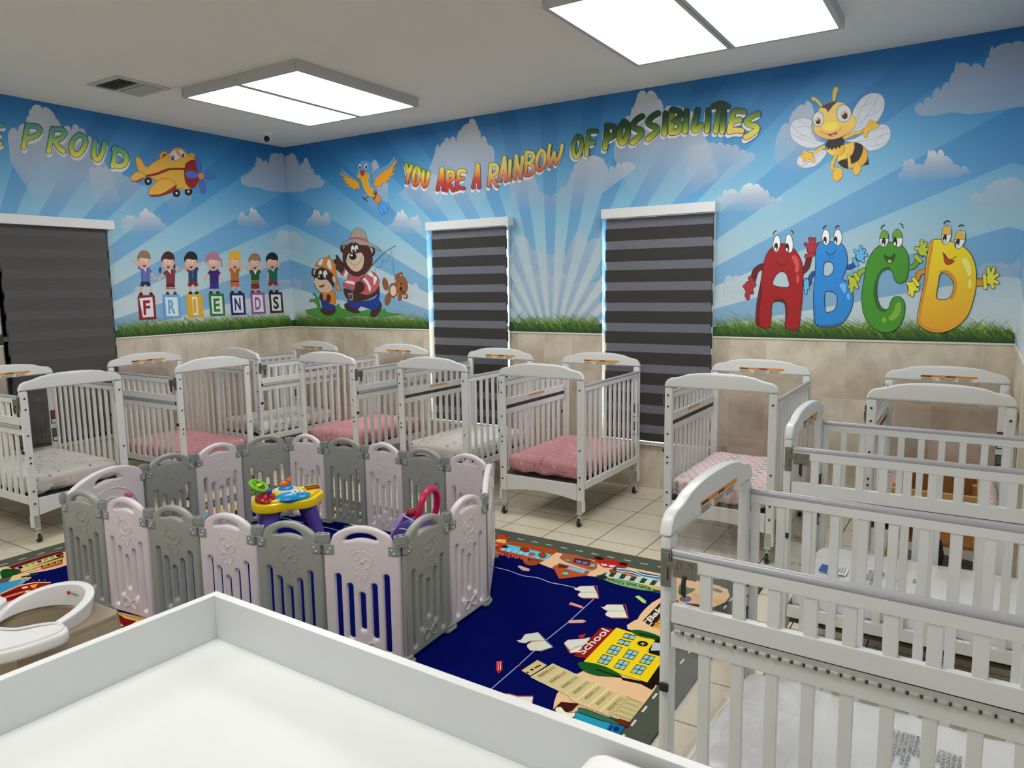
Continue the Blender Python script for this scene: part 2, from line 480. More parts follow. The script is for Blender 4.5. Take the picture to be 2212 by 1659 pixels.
def tag(o, label=None, cat=None, group=None, kind=None):
    if label: o['label'] = label
    if cat: o['category'] = cat
    if group: o['group'] = group
    if kind: o['kind'] = kind
    return o
def empty(name, loc=(0, 0, 0), rz=0):
    o = bpy.data.objects.new(name, None); col.objects.link(o)
    o.location = loc; o.rotation_euler = (0, 0, rz); o.empty_display_size = 0.1
    return o
def copy_tree(o, parent=None):
    c = o.copy(); col.objects.link(c)
    if parent is not None: c.parent = parent
    for ch in o.children: copy_tree(ch, c)
    return c

def cat_closed(p, n=5):
    K = len(p); out = []
    for i in range(K):
        p0, p1, p2, p3 = p[i - 1], p[i], p[(i + 1) % K], p[(i + 2) % K]
        for k in range(n):
            t = k / n
            out.append(tuple(0.5 * (2 * p1[j] + (p2[j] - p0[j]) * t + (2 * p0[j] - 5 * p1[j] + 4 * p2[j] - p3[j]) * t * t + (3 * p1[j] - p0[j] - 3 * p2[j] + p3[j]) * t ** 3) for j in range(len(p1))))
    return out
def cat_open(p, n=5):
    if len(p) < 3: return list(p)
    q = [p[0]] + list(p) + [p[-1]]; out = []
    for i in range(1, len(q) - 2):
        p0, p1, p2, p3 = q[i - 1], q[i], q[i + 1], q[i + 2]
        for k in range(n):
            t = k / n
            out.append(tuple(0.5 * (2 * p1[j] + (p2[j] - p0[j]) * t + (2 * p0[j] - 5 * p1[j] + 4 * p2[j] - p3[j]) * t * t + (3 * p1[j] - p0[j] - 3 * p2[j] + p3[j]) * t ** 3) for j in range(len(p1))))
    out.append(p[-1]); return out

class Dec:
    """flat printed artwork lying on a wall or floor; every call lies a hair above the previous"""
    def __init__(s, plane, start=0.0010, step=0.00001):
        s.plane = plane; s.off = start; s.step = step
        s.v = []; s.f = []; s.c = []
        s.sc, s.ox, s.oy = 1.0, 0.0, 0.0
    def frame(s, sc, ox, oy): s.sc, s.ox, s.oy = sc, ox, oy; return s
    def P(s, p):
        x, y = s.ox + p[0] / s.sc, s.oy + p[1] / s.sc
        if s.plane == 'back': return at_y(x, y, -s.off)
        if s.plane == 'left': return at_x(x, y, s.off)
        if s.plane == 'floor': return at_z(x, y, s.off)
        return s.plane(p[0], p[1], s.off)
    def tri(s, polys, colr):
        pts = [p for q in polys for p in q]
        tr = tessellate_polygon([[Vector((p[0], p[1], 0)) for p in q] for q in polys])
        base = len(s.v)
        for p in pts:
            w_ = s.P(p); s.v.append(tuple(w_))
            c = colr(w_, p) if callable(colr) else colr
            s.c.append(c if len(c) == 4 else (*c, 1.0))
        for t in tr: s.f.append([base + i for i in t])
    def poly(s, pts, colr, smooth=0, holes=None, line=None, lw=3, hs=None):
        if smooth: pts = cat_closed(pts, smooth)
        hh = [cat_closed(h, smooth) if smooth else h for h in (holes or [])]
        s.tri([pts] + hh, colr); s.off += s.step
        if line is not None:
            s.stroke(pts, lw, line, closed=True)
            for h in hh: s.stroke(h, lw, line, closed=True)
        return s
    def stroke(s, pts, wd, colr, closed=False, smooth=0, taper=None):
        if smooth: pts = cat_closed(pts, smooth) if closed else cat_open(pts, smooth)
        K = len(pts); L = []; R = []
        for i in range(K):
            a = pts[(i - 1) % K] if (closed or i > 0) else pts[i]
            b = pts[(i + 1) % K] if (closed or i < K - 1) else pts[i]
            dx, dy = b[0] - a[0], b[1] - a[1]; l = math.hypot(dx, dy) or 1
            h = wd / 2 * (taper(i / (K - 1)) if taper else 1)
            L.append((pts[i][0] - dy / l * h, pts[i][1] + dx / l * h)); R.append((pts[i][0] + dy / l * h, pts[i][1] - dx / l * h))
        base = len(s.v)
        for p in L + R:
            w_ = s.P(p); s.v.append(tuple(w_)); c = colr(w_, p) if callable(colr) else colr
            s.c.append(c if len(c) == 4 else (*c, 1.0))
        for i in range(K if closed else K - 1):
            j = (i + 1) % K; s.f.append([base + i, base + j, base + K + j, base + K + i])
        s.off += s.step
        return s
    def ell(s, cx, cy, rx, ry, colr, rot=0, line=None, lw=3, n=20, holes=None):
        c, sn = math.cos(rot), math.sin(rot)
        pts = [(cx + rx * math.cos(2 * PI * k / n) * c - ry * math.sin(2 * PI * k / n) * sn, cy + rx * math.cos(2 * PI * k / n) * sn + ry * math.sin(2 * PI * k / n) * c) for k in range(n)]
        return s.poly(pts, colr, holes=holes, line=line, lw=lw)
    def brush(s, strokes, wd, colr):
        """round-ended brush strokes"""
        for st in strokes:
            st = cat_open(st, 4) if len(st) > 2 else st
            s.stroke(st, wd, colr)
            for e in (st[0], st[-1]): s.ell(e[0], e[1], wd / 2, wd / 2, colr, n=12)
            for e in st[4:-1:4]: s.ell(e[0], e[1], wd / 2 * 0.98, wd / 2 * 0.98, colr, n=10)
    def text(s, string, a, b, up, colr, bold=0.0):
        """built-in lettering fitted from point a to point b along the baseline, height vector up"""
        cu = bpy.data.curves.new('t', 'FONT'); cu.body = string; cu.offset = bold; cu.resolution_u = 3
        ob = bpy.data.objects.new('t', cu); col.objects.link(ob)
        bpy.context.view_layer.update()
        me = ob.to_mesh()
        xs = [v.co.x for v in me.vertices]; x0, x1 = min(xs), max(xs)
        base = len(s.v)
        ax = (b[0] - a[0], b[1] - a[1])
        for v in me.vertices:
            t = (v.co.x - x0) / (x1 - x0); q = v.co.y / 0.70
            p = (a[0] + ax[0] * t + up[0] * q, a[1] + ax[1] * t + up[1] * q)
            s.v.append(tuple(s.P(p))); s.c.append((*colr, 1.0))
        for f in me.polygons: s.f.append([base + i for i in f.vertices])
        ob.to_mesh_clear(); bpy.data.objects.remove(ob); bpy.data.curves.remove(cu)
        s.off += s.step
    def build(s, name, material, parent=None):
        me = bpy.data.meshes.new(name); me.from_pydata(s.v, [], s.f)
        at = me.color_attributes.new('ink', 'FLOAT_COLOR', 'POINT')
        flat = [x for c in s.c for x in c]
        at.data.foreach_set('color', flat)
        me.materials.append(material); me.update()
        # all faces look the same way as the surface they are printed on
        d = {'back': Vector((0, -1, 0)), 'left': Vector((1, 0, 0)), 'floor': Vector((0, 0, 1))}.get(s.plane if isinstance(s.plane, str) else '', None)
        if d is not None:
            for p in me.polygons:
                if p.normal.dot(d) < 0: p.flip()
        o = bpy.data.objects.new(name, me); col.objects.link(o)
        if parent is not None:
            o.parent = parent
        return o
# ================================================================== room shell
W1 = (1.856, 2.748); W2 = (3.640, 4.545); SILL = 0.352; WTOP = 2.150
RX = 6.412      # side of the built-out corner on the right
W3 = (-2.800, -1.935)
def slab(name, lo, hi, m):
    o = MB().box(lo, hi).build(name, m, flat=True); return tag(o, kind='structure')
fl = MB().box((-0.15, -7.15, -0.12), (7.35, 0.15, 0)).build('floor', M['floor'], flat=True); tag(fl, kind='structure')
ce = MB().box((-0.15, -7.15, H), (7.35, 0.15, H + 0.12)).build('ceiling', M['ceil'], flat=True); tag(ce, kind='structure')
def wall_cells(name, axis, us, zs, holes, th):
    b = MB()
    for i in range(len(us) - 1):
        for j in range(len(zs) - 1):
            uc = (us[i] + us[i + 1]) / 2; zc = (zs[j] + zs[j + 1]) / 2
            if any(h[0] < uc < h[1] and h[2] < zc < h[3] for h in holes): continue
            mi = 0 if zc < HT else 1
            if axis == 'x': b.box((us[i], 0, zs[j]), (us[i + 1], th, zs[j + 1]), mi=mi)
            else: b.box((-th, us[i], zs[j]), (0, us[i + 1], zs[j + 1]), mi=mi)
    o = b.build(name, [M['tile'], M['mural']], flat=True)
    return tag(o, kind='structure')
wall_back = wall_cells('wall_back', 'x', [0, W1[0], W1[1], W2[0], W2[1], 7.2], [0, SILL, HT, WTOP, H], [(*W1, SILL, WTOP), (*W2, SILL, WTOP)], 0.15)
wall_left = wall_cells('wall_left', 'y', [-7.0, W3[0], W3[1], 0.15], [0, 0.385, HT, 2.15, H], [(*W3, 0.385, 2.15)], 0.15)
slab('wall_front', (-0.15, -7.15, 0), (7.35, -7.0, H), M['plain'])
b = MB()
b.box((7.2, -7.0, 0), (7.35, 0.15, H), mi=2)
b.box((RX, -1.30, 0), (7.2, 0, HT), mi=0); b.box((RX, -1.30, HT), (7.2, 0, H), mi=1)
tag(b.build('wall_right', [M['tile'], M['mural'], M['plain']], flat=True), kind='structure')
# thin pale bead along the top of the wall tiles
def bead(name, segs):
    b = MB()
    for lo, hi in segs: b.box(lo, hi, 0.001)
    tag(b.build(name, M['paper']), kind='structure')
z0, z1 = HT - 0.010, HT + 0.002
bead('trim_1', [((0.0, -0.006, z0), (W1[0], 0.0, z1)), ((W1[1], -0.006, z0), (W2[0], 0, z1)), ((W2[1], -0.006, z0), (RX - 0.007, 0, z1))])
bead('trim_2', [((0, W3[1], z0), (0.006, -0.007, z1)), ((0, -6.9, z0), (0.006, W3[0], z1))])
bead('trim_3', [((RX - 0.006, -1.30, z0), (RX, -0.0005, z1))])

def window(n, axis, u0, u1, zb, zt, dark=False):
    r = empty('window_%d' % n); tag(r, kind='structure')
    f = 0.045
    def B(mb, ua, ub, za, zb_, d0, d1, bev=0.004):
        if axis == 'x': mb.box((ua, d0, za), (ub, d1, zb_), bev)
        else: mb.box((-d1, ua, za), (-d0, ub, zb_), bev)
    fr_ = MB()
    B(fr_, u0 + 0.001, u0 + f, zb + 0.03, zt - 0.001, .085, .125); B(fr_, u1 - f, u1 - 0.001, zb + 0.03, zt - 0.001, .085, .125)
    B(fr_, u0 + f, u1 - f, zt - f, zt - 0.001, .085, .125); B(fr_, u0 + f, u1 - f, zb + 0.03, zb + 0.03 + f, .085, .125)
    B(fr_, u0 + f, u1 - f, (zb + zt) / 2 - 0.02, (zb + zt) / 2 + 0.02, .085, .120)
    fr_.build('window_frame', M['trim'], r)
    g = MB(); B(g, u0 + f, u1 - f, zb + 0.03 + f, zt - f, .100, .106, 0)
    g.build('window_pane', M['glass'] if not dark else M['cam'], r)  # left window's pane is opaque black, standing in for missing daylight
    s_ = MB(); B(s_, u0 + 0.001, u1 - 0.001, zb + 0.001, zb + 0.03, 0.0, .145, .004); B(s_, u0 - 0.0, u1 + 0.0, zb + 0.001, zb + 0.030, -.028, 0.0, .006)
    s_.build('window_sill', M['trim'], r)
    return r
window(1, 'x', *W1, SILL, WTOP); window(2, 'x', *W2, SILL, WTOP); window(3, 'y', *W3, 0.385, 2.15, dark=True)

# ------------------------------------------------------------------ zebra blinds
def blind(axis, u0, u1, f0, f1, zb, mats, label, wall_off=0.0):
    r = empty('zebra_blind', ((u0 + u1) / 2, -0.05, 0) if axis == 'x' else (0.05, (u0 + u1) / 2, 0))
    tag(r, label, 'blind', 'zebra blinds over the windows')
    L = r.location.copy()
    def BX(mb, ua, ub, za, zb_, d0, d1, bev=0.0, mi=0):
        if axis == 'x': mb.box((ua - L.x, -d1 - L.y, za), (ub - L.x, -d0 - L.y, zb_), bev, mi)
        else: mb.box((d0 - L.x, ua - L.y, za), (d1 - L.x, ub - L.y, zb_), bev, mi)
    v = MB(); BX(v, u0, u1, 2.130, 2.203, 0.0, 0.090, 0.004)
    v.build('valance', M['whitelam'], r)
    # two layers of cloth with offset bands
    per = 0.1595
    for nm, d, ph, ex in (('front_cloth', 0.040, 0.0, 0.007), ('rear_cloth', 0.024, 0.020, 0.004)):
        mb = MB(); k = 0
        top = 2.051 - ph
        BX(mb, f0, f1, top, 2.128, d, d + 0.0012, 0, 1)
        z = top
        while z > zb + 0.03:
            zz = max(z - 0.094, zb + 0.02)
            BX(mb, f0 - ex, f1 + ex, zz, z, d, d + 0.0016, 0, 0)
            if zz > zb + 0.05:
                z2 = max(z - per, zb + 0.02)
                BX(mb, f0 + 0.004, f1 - 0.004, z2, zz, d, d + 0.0010, 0, 1)
            z -= per
        mb.build(nm, mats, r, flat=True)
    bb = MB(); BX(bb, f0 - .004, f1 + .004, zb, zb + 0.024, 0.022, 0.044, 0.006); bb.build('bottom_bar', M['dark'], r)
    return r
b1 = blind('x', 1.914, 2.807, 1.955, 2.750, 0.392, [M['band'], M['sheer']], 'dark grey striped blind with white valance, beside the painted fishing bears')
b2 = blind('x', 3.669, 4.571, 3.694, 4.545, 0.392, [M['band'], M['sheer']], 'dark grey striped blind with white valance, just left of the painted red letter A')
b3 = blind('y', -2.870, -1.915, -2.775, -1.968, 0.425, [M['band3'], M['sheer3']], 'evenly charcoal blind on the left wall beneath the painted word PROUD')
# pull chains
def chain(parent, pts, name='pull_chain'):
    L = parent.location
    mb = MB(); mb.tube([Vector(p) - L for p in pts], 0.0022, 6); mb.build(name, M['metal'], parent)
chain(b3, [(0.05, -1.950, 2.13), (0.048, -1.950, 1.62), (0.048, -1.943, 1.60), (0.048, -1.936, 1.62), (0.05, -1.936, 2.13)])
chain(b1, [(2.785, -0.05, 2.13), (2.785, -0.05, 1.55), (2.790, -0.05, 1.53), (2.795, -0.05, 1.55), (2.795, -0.05, 2.13)])
chain(b2, [(4.556, -0.05, 2.13), (4.556, -0.05, 1.55), (4.560, -0.05, 1.53), (4.564, -0.05, 1.55), (4.564, -0.05, 2.13)])

# ------------------------------------------------------------------ ceiling lights, vent, camera
def light(x0, x1, y0, y1, label, full=True):
    zb = 3.012
    r = empty('ceiling_light', ((x0 + x1) / 2, (y0 + y1) / 2, H - 0.002)); tag(r, label, 'ceiling light', 'double panel ceiling lights')
    L = r.location; X0, X1, Y0, Y1 = x0 - L.x, x1 - L.x, y0 - L.y, y1 - L.y; Z = zb - L.z
    f = MB(); w_ = 0.028
    f.box((X0, Y0, Z), (X0 + w_, Y1, 0), 0.002); f.box((X1 - w_, Y0, Z), (X1, Y1, 0), 0.002)
    f.box((X0 + w_, Y0, Z), (X1 - w_, Y0 + w_, 0), 0.002); f.box((X0 + w_, Y1 - w_, Z), (X1 - w_, Y1, 0), 0.002)
    f.box((-0.026, Y0 + w_, Z), (-0.002, Y1 - w_, -0.01), 0.002); f.box((0.002, Y0 + w_, Z), (0.026, Y1 - w_, -0.01), 0.002)
    f.build('light_frame', M['lightframe'], r)
    for a, c in ((X0 + w_, -0.026), (0.026, X1 - w_)):
        d = MB(); d.box((a, Y0 + w_, Z + 0.006), (c, Y1 - w_, Z + 0.014)); d.build('diffuser', M['diffuser'], r, flat=True)
    s_ = MB()
    for sx in (X0 + 0.012, -0.01, 0.01, X1 - 0.012):
        for zz in (-0.028, -0.045): s_.cyl((sx, Y0 + 0.001, zz), (sx, Y0 - 0.0015, zz), 0.0028, 8)
    s_.build('screw', M['bolt'], r)
    return r
light(1.215, 2.430, -1.985, -0.765, 'square double panel ceiling light beside the air vent, wholly in view')
light(4.250, 5.490, -2.005, -0.785, 'square double panel ceiling light cut off by the top edge of the photo')
light(1.215, 2.430, -5.30, -4.08, 'square double panel ceiling light on the camera side of the room, left')
light(4.250, 5.490, -5.30, -4.08, 'square double panel ceiling light on the camera side of the room, right')

r = empty('air_vent', (0.96, -2.225, H)); tag(r, 'square white ceiling air vent with curved slats left of the ceiling light', 'air vent')
f = MB()
for lo, hi in (((-.195, -.20, -.010), (-.155, .20, -.001)), ((.155, -.20, -.010), (.195, .20, -.001)), ((-.155, -.20, -.010), (.155, -.16, -.001)), ((-.155, .16, -.010), (.155, .20, -.001)), ((-.155, -.012, -.012), (.155, .012, -.001))): f.box(lo, hi, 0.002)
f.build('vent_frame', M['vent'], r)
MB().box((-.157, -.162, -.0035), (.157, .162, -.0012)).build('vent_shade_sheet', M['dark'], r)  # dark sheet painted in for the shade behind the slats
for sgn in (-1, 1):
    for k in range(6):
        y = sgn * (0.028 + 0.022 * k)
        mb = MB()
        vs = []; 
        for j in range(5):
            a = j / 4 * 1.1; yy = y + sgn * 0.020 * math.sin(a); zz = -0.0045 - 0.018 * (1 - math.cos(a)) - 0.004
            vs += [(-.15, yy, zz), (.15, yy, zz), (.15, yy, zz + 0.0012), (-.15, yy, zz + 0.0012)]
        fs = []
        for j in range(4):
            a = j * 4
            for k2 in range(4):
                l = (k2 + 1) % 4; fs.append([a + k2, a + l, a + 4 + l, a + 4 + k2])
        mb.add(vs, fs, 0, True); mb.build('vent_slat', M['vent'], r)

r = empty('dome_camera', (0.44, -0.575, H)); tag(r, 'small white dome security camera on the ceiling near the room corner', 'camera')
MB().lathe([(0.062, 0.0), (0.060, -0.012), (0.046, -0.030), (0.036, -0.036)]).build('mount', M['white'], r)
MB().ball((0.012, -0.012, -0.052), 0.036).build('camera_ball', M['white'], r)
MB().ball((0.022, -0.028, -0.058), 0.0285).build('lens', M['cam'], r)

# wall socket plate behind the crib
r = empty('wall_outlet', (3.21, 0, 0.45)); tag(r, 'beige wall outlet plate seen through the crib between the two windows', 'outlet')
MB().box((-.036, -.006, -.058), (.036, 0, .058), 0.003).build('cover_plate', M['paper'], r)
for dz in (-.022, .022): MB().box((-.014, -.0085, dz - .013), (.014, -.006, dz + .013), 0.002).build('socket', M['white'], r)

# ================================================================== cribs
CW, CL, ZJ = 0.669, 0.966, 0.997
def make_crib():
    """local frame: ends at y = -L/2 and +L/2, drop gate on the -x side"""
    r = empty('crib')
    hw, hl = CW / 2, CL / 2
    # posts
    for sx in (-1, 1):
        for sy in (-1, 1):
            p = MB(); x = sx * (hw - 0.026); y = sy * (hl - 0.016)
            p.box((x - 0.026, y - 0.016, 0.172), (x + 0.026, y + 0.016, ZJ), 0.013)
            xi = x + sx * 0.0195
            p.box((xi - 0.0065, y - 0.016, 0.103), (xi + 0.0065, y + 0.016, 0.18), 0.002)
            po = p.build('post', M['crib'], r)
            for z in ((0.949, 0.879, 0.709, 0.563, 0.528, 0.342, 0.26) if sx < 0 else (0.931, 0.526, 0.342, 0.263)):
                MB().cyl((x, y + sy * 0.0155, z), (x, y + sy * 0.019, z), 0.0062, 10).build('bolt', M['bolt'], po)
    # gables with rounded rims
    half = [(0.3345, 0.998), (0.3345, 1.006), (0.329, 1.026), (0.316, 1.043), (0.297, 1.0535), (0.272, 1.058), (0.245, 1.063), (0.222, 1.071), (0.195, 1.080), (0.14, 1.0885), (0.075, 1.0935), (0, 1.095)]
    out = half + [(-a, c) for a, c in half[::-1][1:]]
    out += [(-0.3345, 0.9975), (0.3345, 0.9975)][:0]
    for sy in (-1, 1):
        g = MB(); y0 = sy * (hl - 0.016)
        g.plate(out, [], 0.034, 0.0085, lambda a, c, n: (a, y0 + n, c))
        go = g.build('gable', M['crib'], r)
        if sy > 0:
            lb = MB(); lb.box((-0.137, y0 - 0.0178, 1.022), (0.165, y0 - 0.0170, 1.036)); 
            lo = lb.build('warning_label', M['orange'], go, flat=True); lo['label'] = 'orange and cream warning sticker on the crib gable'
            lb = MB(); lb.box((-0.137, y0 - 0.0178, 1.001), (0.165, y0 - 0.0170, 1.022))
            lb.build('label_paper', M['paper'], go, flat=True)
            tx = MB(); random.seed(3)
            for rr in range(4):
                for cc in range(3):
                    a = -0.133 + cc * 0.1; tx.box((a, y0 - 0.0182, 1.0035 + rr * 0.0046), (a + 0.06 + random.random() * 0.033, y0 - 0.0178, 1.0054 + rr * 0.0046))
            for a in (-0.13, 0.0): tx.box((a, y0 - 0.0182, 1.0255), (a + 0.052, y0 - 0.0178, 1.0325))
            tx.build('label_text', M['ink'], go, flat=True)
        # lower apron, arched underneath
        ap = [(-0.281, 0.29), (-0.281, 0.177)] + [(-0.281 + 0.562 * k / 12, 0.177 + 0.028 * math.sin(PI * k / 12)) for k in range(1, 12)] + [(0.281, 0.177), (0.281, 0.29)]
        g = MB(); g.plate(ap, [], 0.020, 0.003, lambda a, c, n: (a, y0 + n, c)); g.build('end_apron', M['crib'], r)
        g = MB(); g.box((-0.283, y0 - 0.002, 0.285), (0.283, y0 + 0.002, 1.0)); g.build('clear_panel', M['acrylic'], r, flat=True)
    yl = hl - 0.033
    # fixed side (+x)
    x = hw - 0.012
    fs = empty('fixed_side'); fs.parent = r
    for za, zb_ in ((0.920, 0.950), (0.255, 0.303)): MB().box((x - 0.011, -yl, za), (x + 0.011, yl, zb_), 0.003).build('rail', M['crib'], fs)
    MB().tube([(x, -yl, 0.955), (x, yl, 0.955)], 0.0125, 12).build('rail_guard', M['guard'], fs)
    for k in range(12):
        y = -0.435 + 0.87 * k / 11
        MB().box((x - 0.007, y - 0.0135, 0.30), (x + 0.007, y + 0.0135, 0.922), 0.003).build('slat', M['crib'], fs)
    # gate side (-x)
    x = -hw + 0.012
    gt = empty('drop_gate'); gt.parent = r
    for za, zb_ in ((0.916, 0.950), (0.775, 0.824)): MB().box((x - 0.011, -yl, za), (x + 0.011, yl, zb_), 0.003).build('rail', M['crib'], gt)
    MB().tube([(x, -yl, 0.955), (x, yl, 0.955)], 0.0125, 12).build('rail_guard', M['guard'], gt)
    lo = empty('lower_side'); lo.parent = r
    for za, zb_ in ((0.711, 0.750), (0.255, 0.303)): MB().box((x - 0.011, -yl, za), (x + 0.011, yl, zb_), 0.003).build('rail', M['crib'], lo)
    for k in range(10):
        y = -0.3645 + 0.081 * k
        MB().box((x - 0.008, y - 0.0145, 0.822), (x + 0.008, y + 0.0145, 0.918), 0.0025).build('slat', M['crib'], gt)
        MB().box((x - 0.008, y - 0.0145, 0.30), (x + 0.008, y + 0.0145, 0.713), 0.0025).build('slat', M['crib'], lo)
    hg = MB(); hg.box((x - 0.0125, -yl + .01, 0.757), (x - 0.0105, yl - .01, 0.774)); hg.box((x - 0.0125, -yl + .01, 0.750), (x - 0.0105, yl - .01, 0.757))
    nseg = 34
    for k in range(nseg):
        y = -yl + 0.02 + (2 * yl - 0.04) * k / (nseg - 1)
        hg.box((x - 0.018, y - 0.0085, 0.7515), (x - 0.0115, y + 0.0085, 0.7605), 0.0015)
    for k in range(nseg - 1):
        y = -yl + 0.02 + (2 * yl - 0.04) * (k + .5) / (nseg - 1)
        hg.box((x - 0.0150, y - 0.0020, 0.7525), (x - 0.0110, y + 0.0020, 0.7600), 0.0, 1)
    hg.build('piano_hinge', [M['metal'], M['dmetal']], gt)
    MB().box((x + 0.006, -yl + .005, 0.7505), (x + 0.0095, yl - .005, 0.7745)).build('hinge_gap_shade', M['dark'], gt)  # dark strip stands in for the shade between the two rails
    lab = MB(); lab.box((x + 0.0112, -0.11, 0.803), (x + 0.0118, 0.12, 0.815)); lo_ = lab.build('warning_strip', M['orange'], gt, flat=True)
    lab = MB(); lab.box((x + 0.0112, -0.11, 0.789), (x + 0.0118, 0.12, 0.803)); lab.build('label_paper', M['paper'], gt, flat=True)
    for sy in (-1, 1):
        yp = sy * (hl - 0.020); xo = -hw
        k_ = MB()
        k_.box((xo - 0.005, yp - 0.014, 0.868), (xo - 0.0005, yp + 0.014, 0.965), 0.002)
        k_.box((xo - 0.011, yp - 0.006, 0.885), (xo - 0.005, yp + 0.006, 0.925), 0.002)
        k_.box((xo - 0.009, yp - 0.010, 0.935), (xo - 0.005, yp + 0.012, 0.958), 0.002)
        k_.build('strike_plate', M['steel'], gt)
        k_ = MB(); ya, yb = sorted((sy * (hl - 0.038), sy * (hl - 0.098)))
        k_.box((xo - 0.0025, ya, 0.897), (xo + 0.0005, yb, 0.944), 0.001)
        k_.box((xo - 0.007, min(sy * (hl - 0.022), sy * (hl - 0.05)), 0.918), (xo - 0.002, max(sy * (hl - 0.022), sy * (hl - 0.05)), 0.938), 0.002)
        for yy in (0.055, 0.080): k_.cyl((xo - 0.001, sy * (hl - yy), 0.930), (xo - 0.0055, sy * (hl - yy), 0.930), 0.0065, 12)
        k_.build('latch_plate', M['steel'], gt)
        k_ = MB(); k_.tube([(xo - 0.004, sy * (hl - 0.068), 0.903), (xo - 0.008, sy * (hl - 0.068), 0.885), (xo - 0.006, sy * (hl - 0.068), 0.862), (xo - 0.004, sy * (hl - 0.070), 0.852)], [0.006, 0.0065, 0.0065, 0.003], 8)
        k_.build('latch_lever', M['dmetal'], gt)
        k_ = MB(); k_.box((-hw - 0.010, yp - 0.012, 0.590), (-hw, yp + 0.012, 0.612), 0.003)
        k_.build('gate_catch', M['dmetal'], r)
    # board under the mattress
    MB().box((-0.305, -0.445, 0.272), (0.305, 0.445, 0.286), 0.003).build('mattress_board', M['board'], r)
    # guidance stickers on the inner face of the far right post
    for z in (0.66, 0.52):
        MB().box((0.283, hl - 0.0345, z - 0.052), (0.330, hl - 0.0322, z + 0.052)).build('height_sticker', M['ink'], r, flat=True)
        MB().box((0.288, hl - 0.0352, z - 0.005), (0.325, hl - 0.0345, z + 0.045)).build('sticker_picture', M['st_r'] if z > 0.6 else M['st_g'], r, flat=True)
        MB().box((0.290, hl - 0.0352, z - 0.045), (0.322, hl - 0.0345, z - 0.018)).build('sticker_picture', M['paper'], r, flat=True)
    # casters
    for sx in (-1, 1):
        for sy in (-1, 1):
            x = sx * (hw - 0.034); y = sy * (hl - 0.016)
            c_ = MB()
            c_.box((x - 0.019, y + sy * 0.004 - 0.002, 0.088), (x + 0.019, y + sy * 0.004 + 0.002, 0.175), 0.001)
            c_.box((x - 0.019, y - 0.014, 0.084), (x + 0.019, y + 0.014, 0.092), 0.001)
            c_.cyl((x, y, 0.085), (x, y, 0.068), 0.008, 10)
            c_.box((x - 0.013, y - 0.016, 0.064), (x + 0.013, y + 0.016, 0.070), 0.001)
            c_.box((x - 0.013, y - 0.018, 0.022), (x - 0.0105, y + 0.010, 0.068), 0.001); c_.box((x + 0.0105, y - 0.018, 0.022), (x + 0.013, y + 0.010, 0.068), 0.001)
            c_.box((x - 0.012, y + 0.010, 0.060), (x + 0.012, y + 0.034, 0.066), 0.002)
            for zz in (0.115, 0.15): c_.cyl((x, y + sy * 0.006, zz), (x, y + sy * 0.009, zz), 0.004, 8)
            co = c_.build('caster', M['metal'], r)
            w_ = MB(); w_.cyl((x - 0.0095, y - 0.008, 0.0262), (x + 0.0095, y - 0.008, 0.0262), 0.0260, 18)
            w_.build('caster_wheel', M['rubber'], co)
    return r
proto = make_crib()

def mattress_mesh(seed, t=0.125, plastic=False):
    rnd = random.Random(seed)
    bm = bmesh.new(); bmesh.ops.create_cube(bm, size=2)
    bmesh.ops.subdivide_edges(bm, edges=list(bm.edges), cuts=22, use_grid_fill=True)
    hx, hy, hz, R = 0.300, 0.440, t / 2, 0.040
    ph = [rnd.random() * 6 for _ in range(8)]
    for v in bm.verts:
        # push grid lines towards the rims so that the rounding is smooth
        p = Vector([math.copysign(abs(c) ** 0.75, c) for c in v.co])
        q = Vector((p.x * hx, p.y * hy, p.z * hz))
        inn = Vector((max(-hx + R, min(hx - R, q.x)), max(-hy + R, min(hy - R, q.y)), max(-hz + R, min(hz - R, q.z))))
        d = q - inn
        co = inn + d.normalized() * R if d.length > 1e-6 else q
        e = max(abs(p.x), abs(p.y))
        wr = 0.0035 * math.sin(co.x * 41 + co.y * 23 + ph[0]) + 0.003 * math.sin(co.y * 55 - co.x * 17 + ph[1])
        if p.z < 0.2 and e > 0.8: wr *= 2.2
        n = d.normalized() if d.length > 1e-6 else Vector((0, 0, 1 if p.z > 0 else -1))
        crown = 0.008 * (1 - p.x ** 2) * (1 - p.y ** 2) if p.z > 0 else 0
        v.co = co + n * wr * (0.6 if e > 0.75 else 0.4) + Vector((0, 0, crown + hz))
        if p.z < -0.3 and e > 0.93: v.co.z += 0.006 + 0.006 * math.sin(co.x * 30 + co.y * 26 + ph[2])
    me = bpy.data.meshes.new('crib_mattress'); bm.to_mesh(me); bm.free()
    for p in me.polygons: p.use_smooth = True
    return me

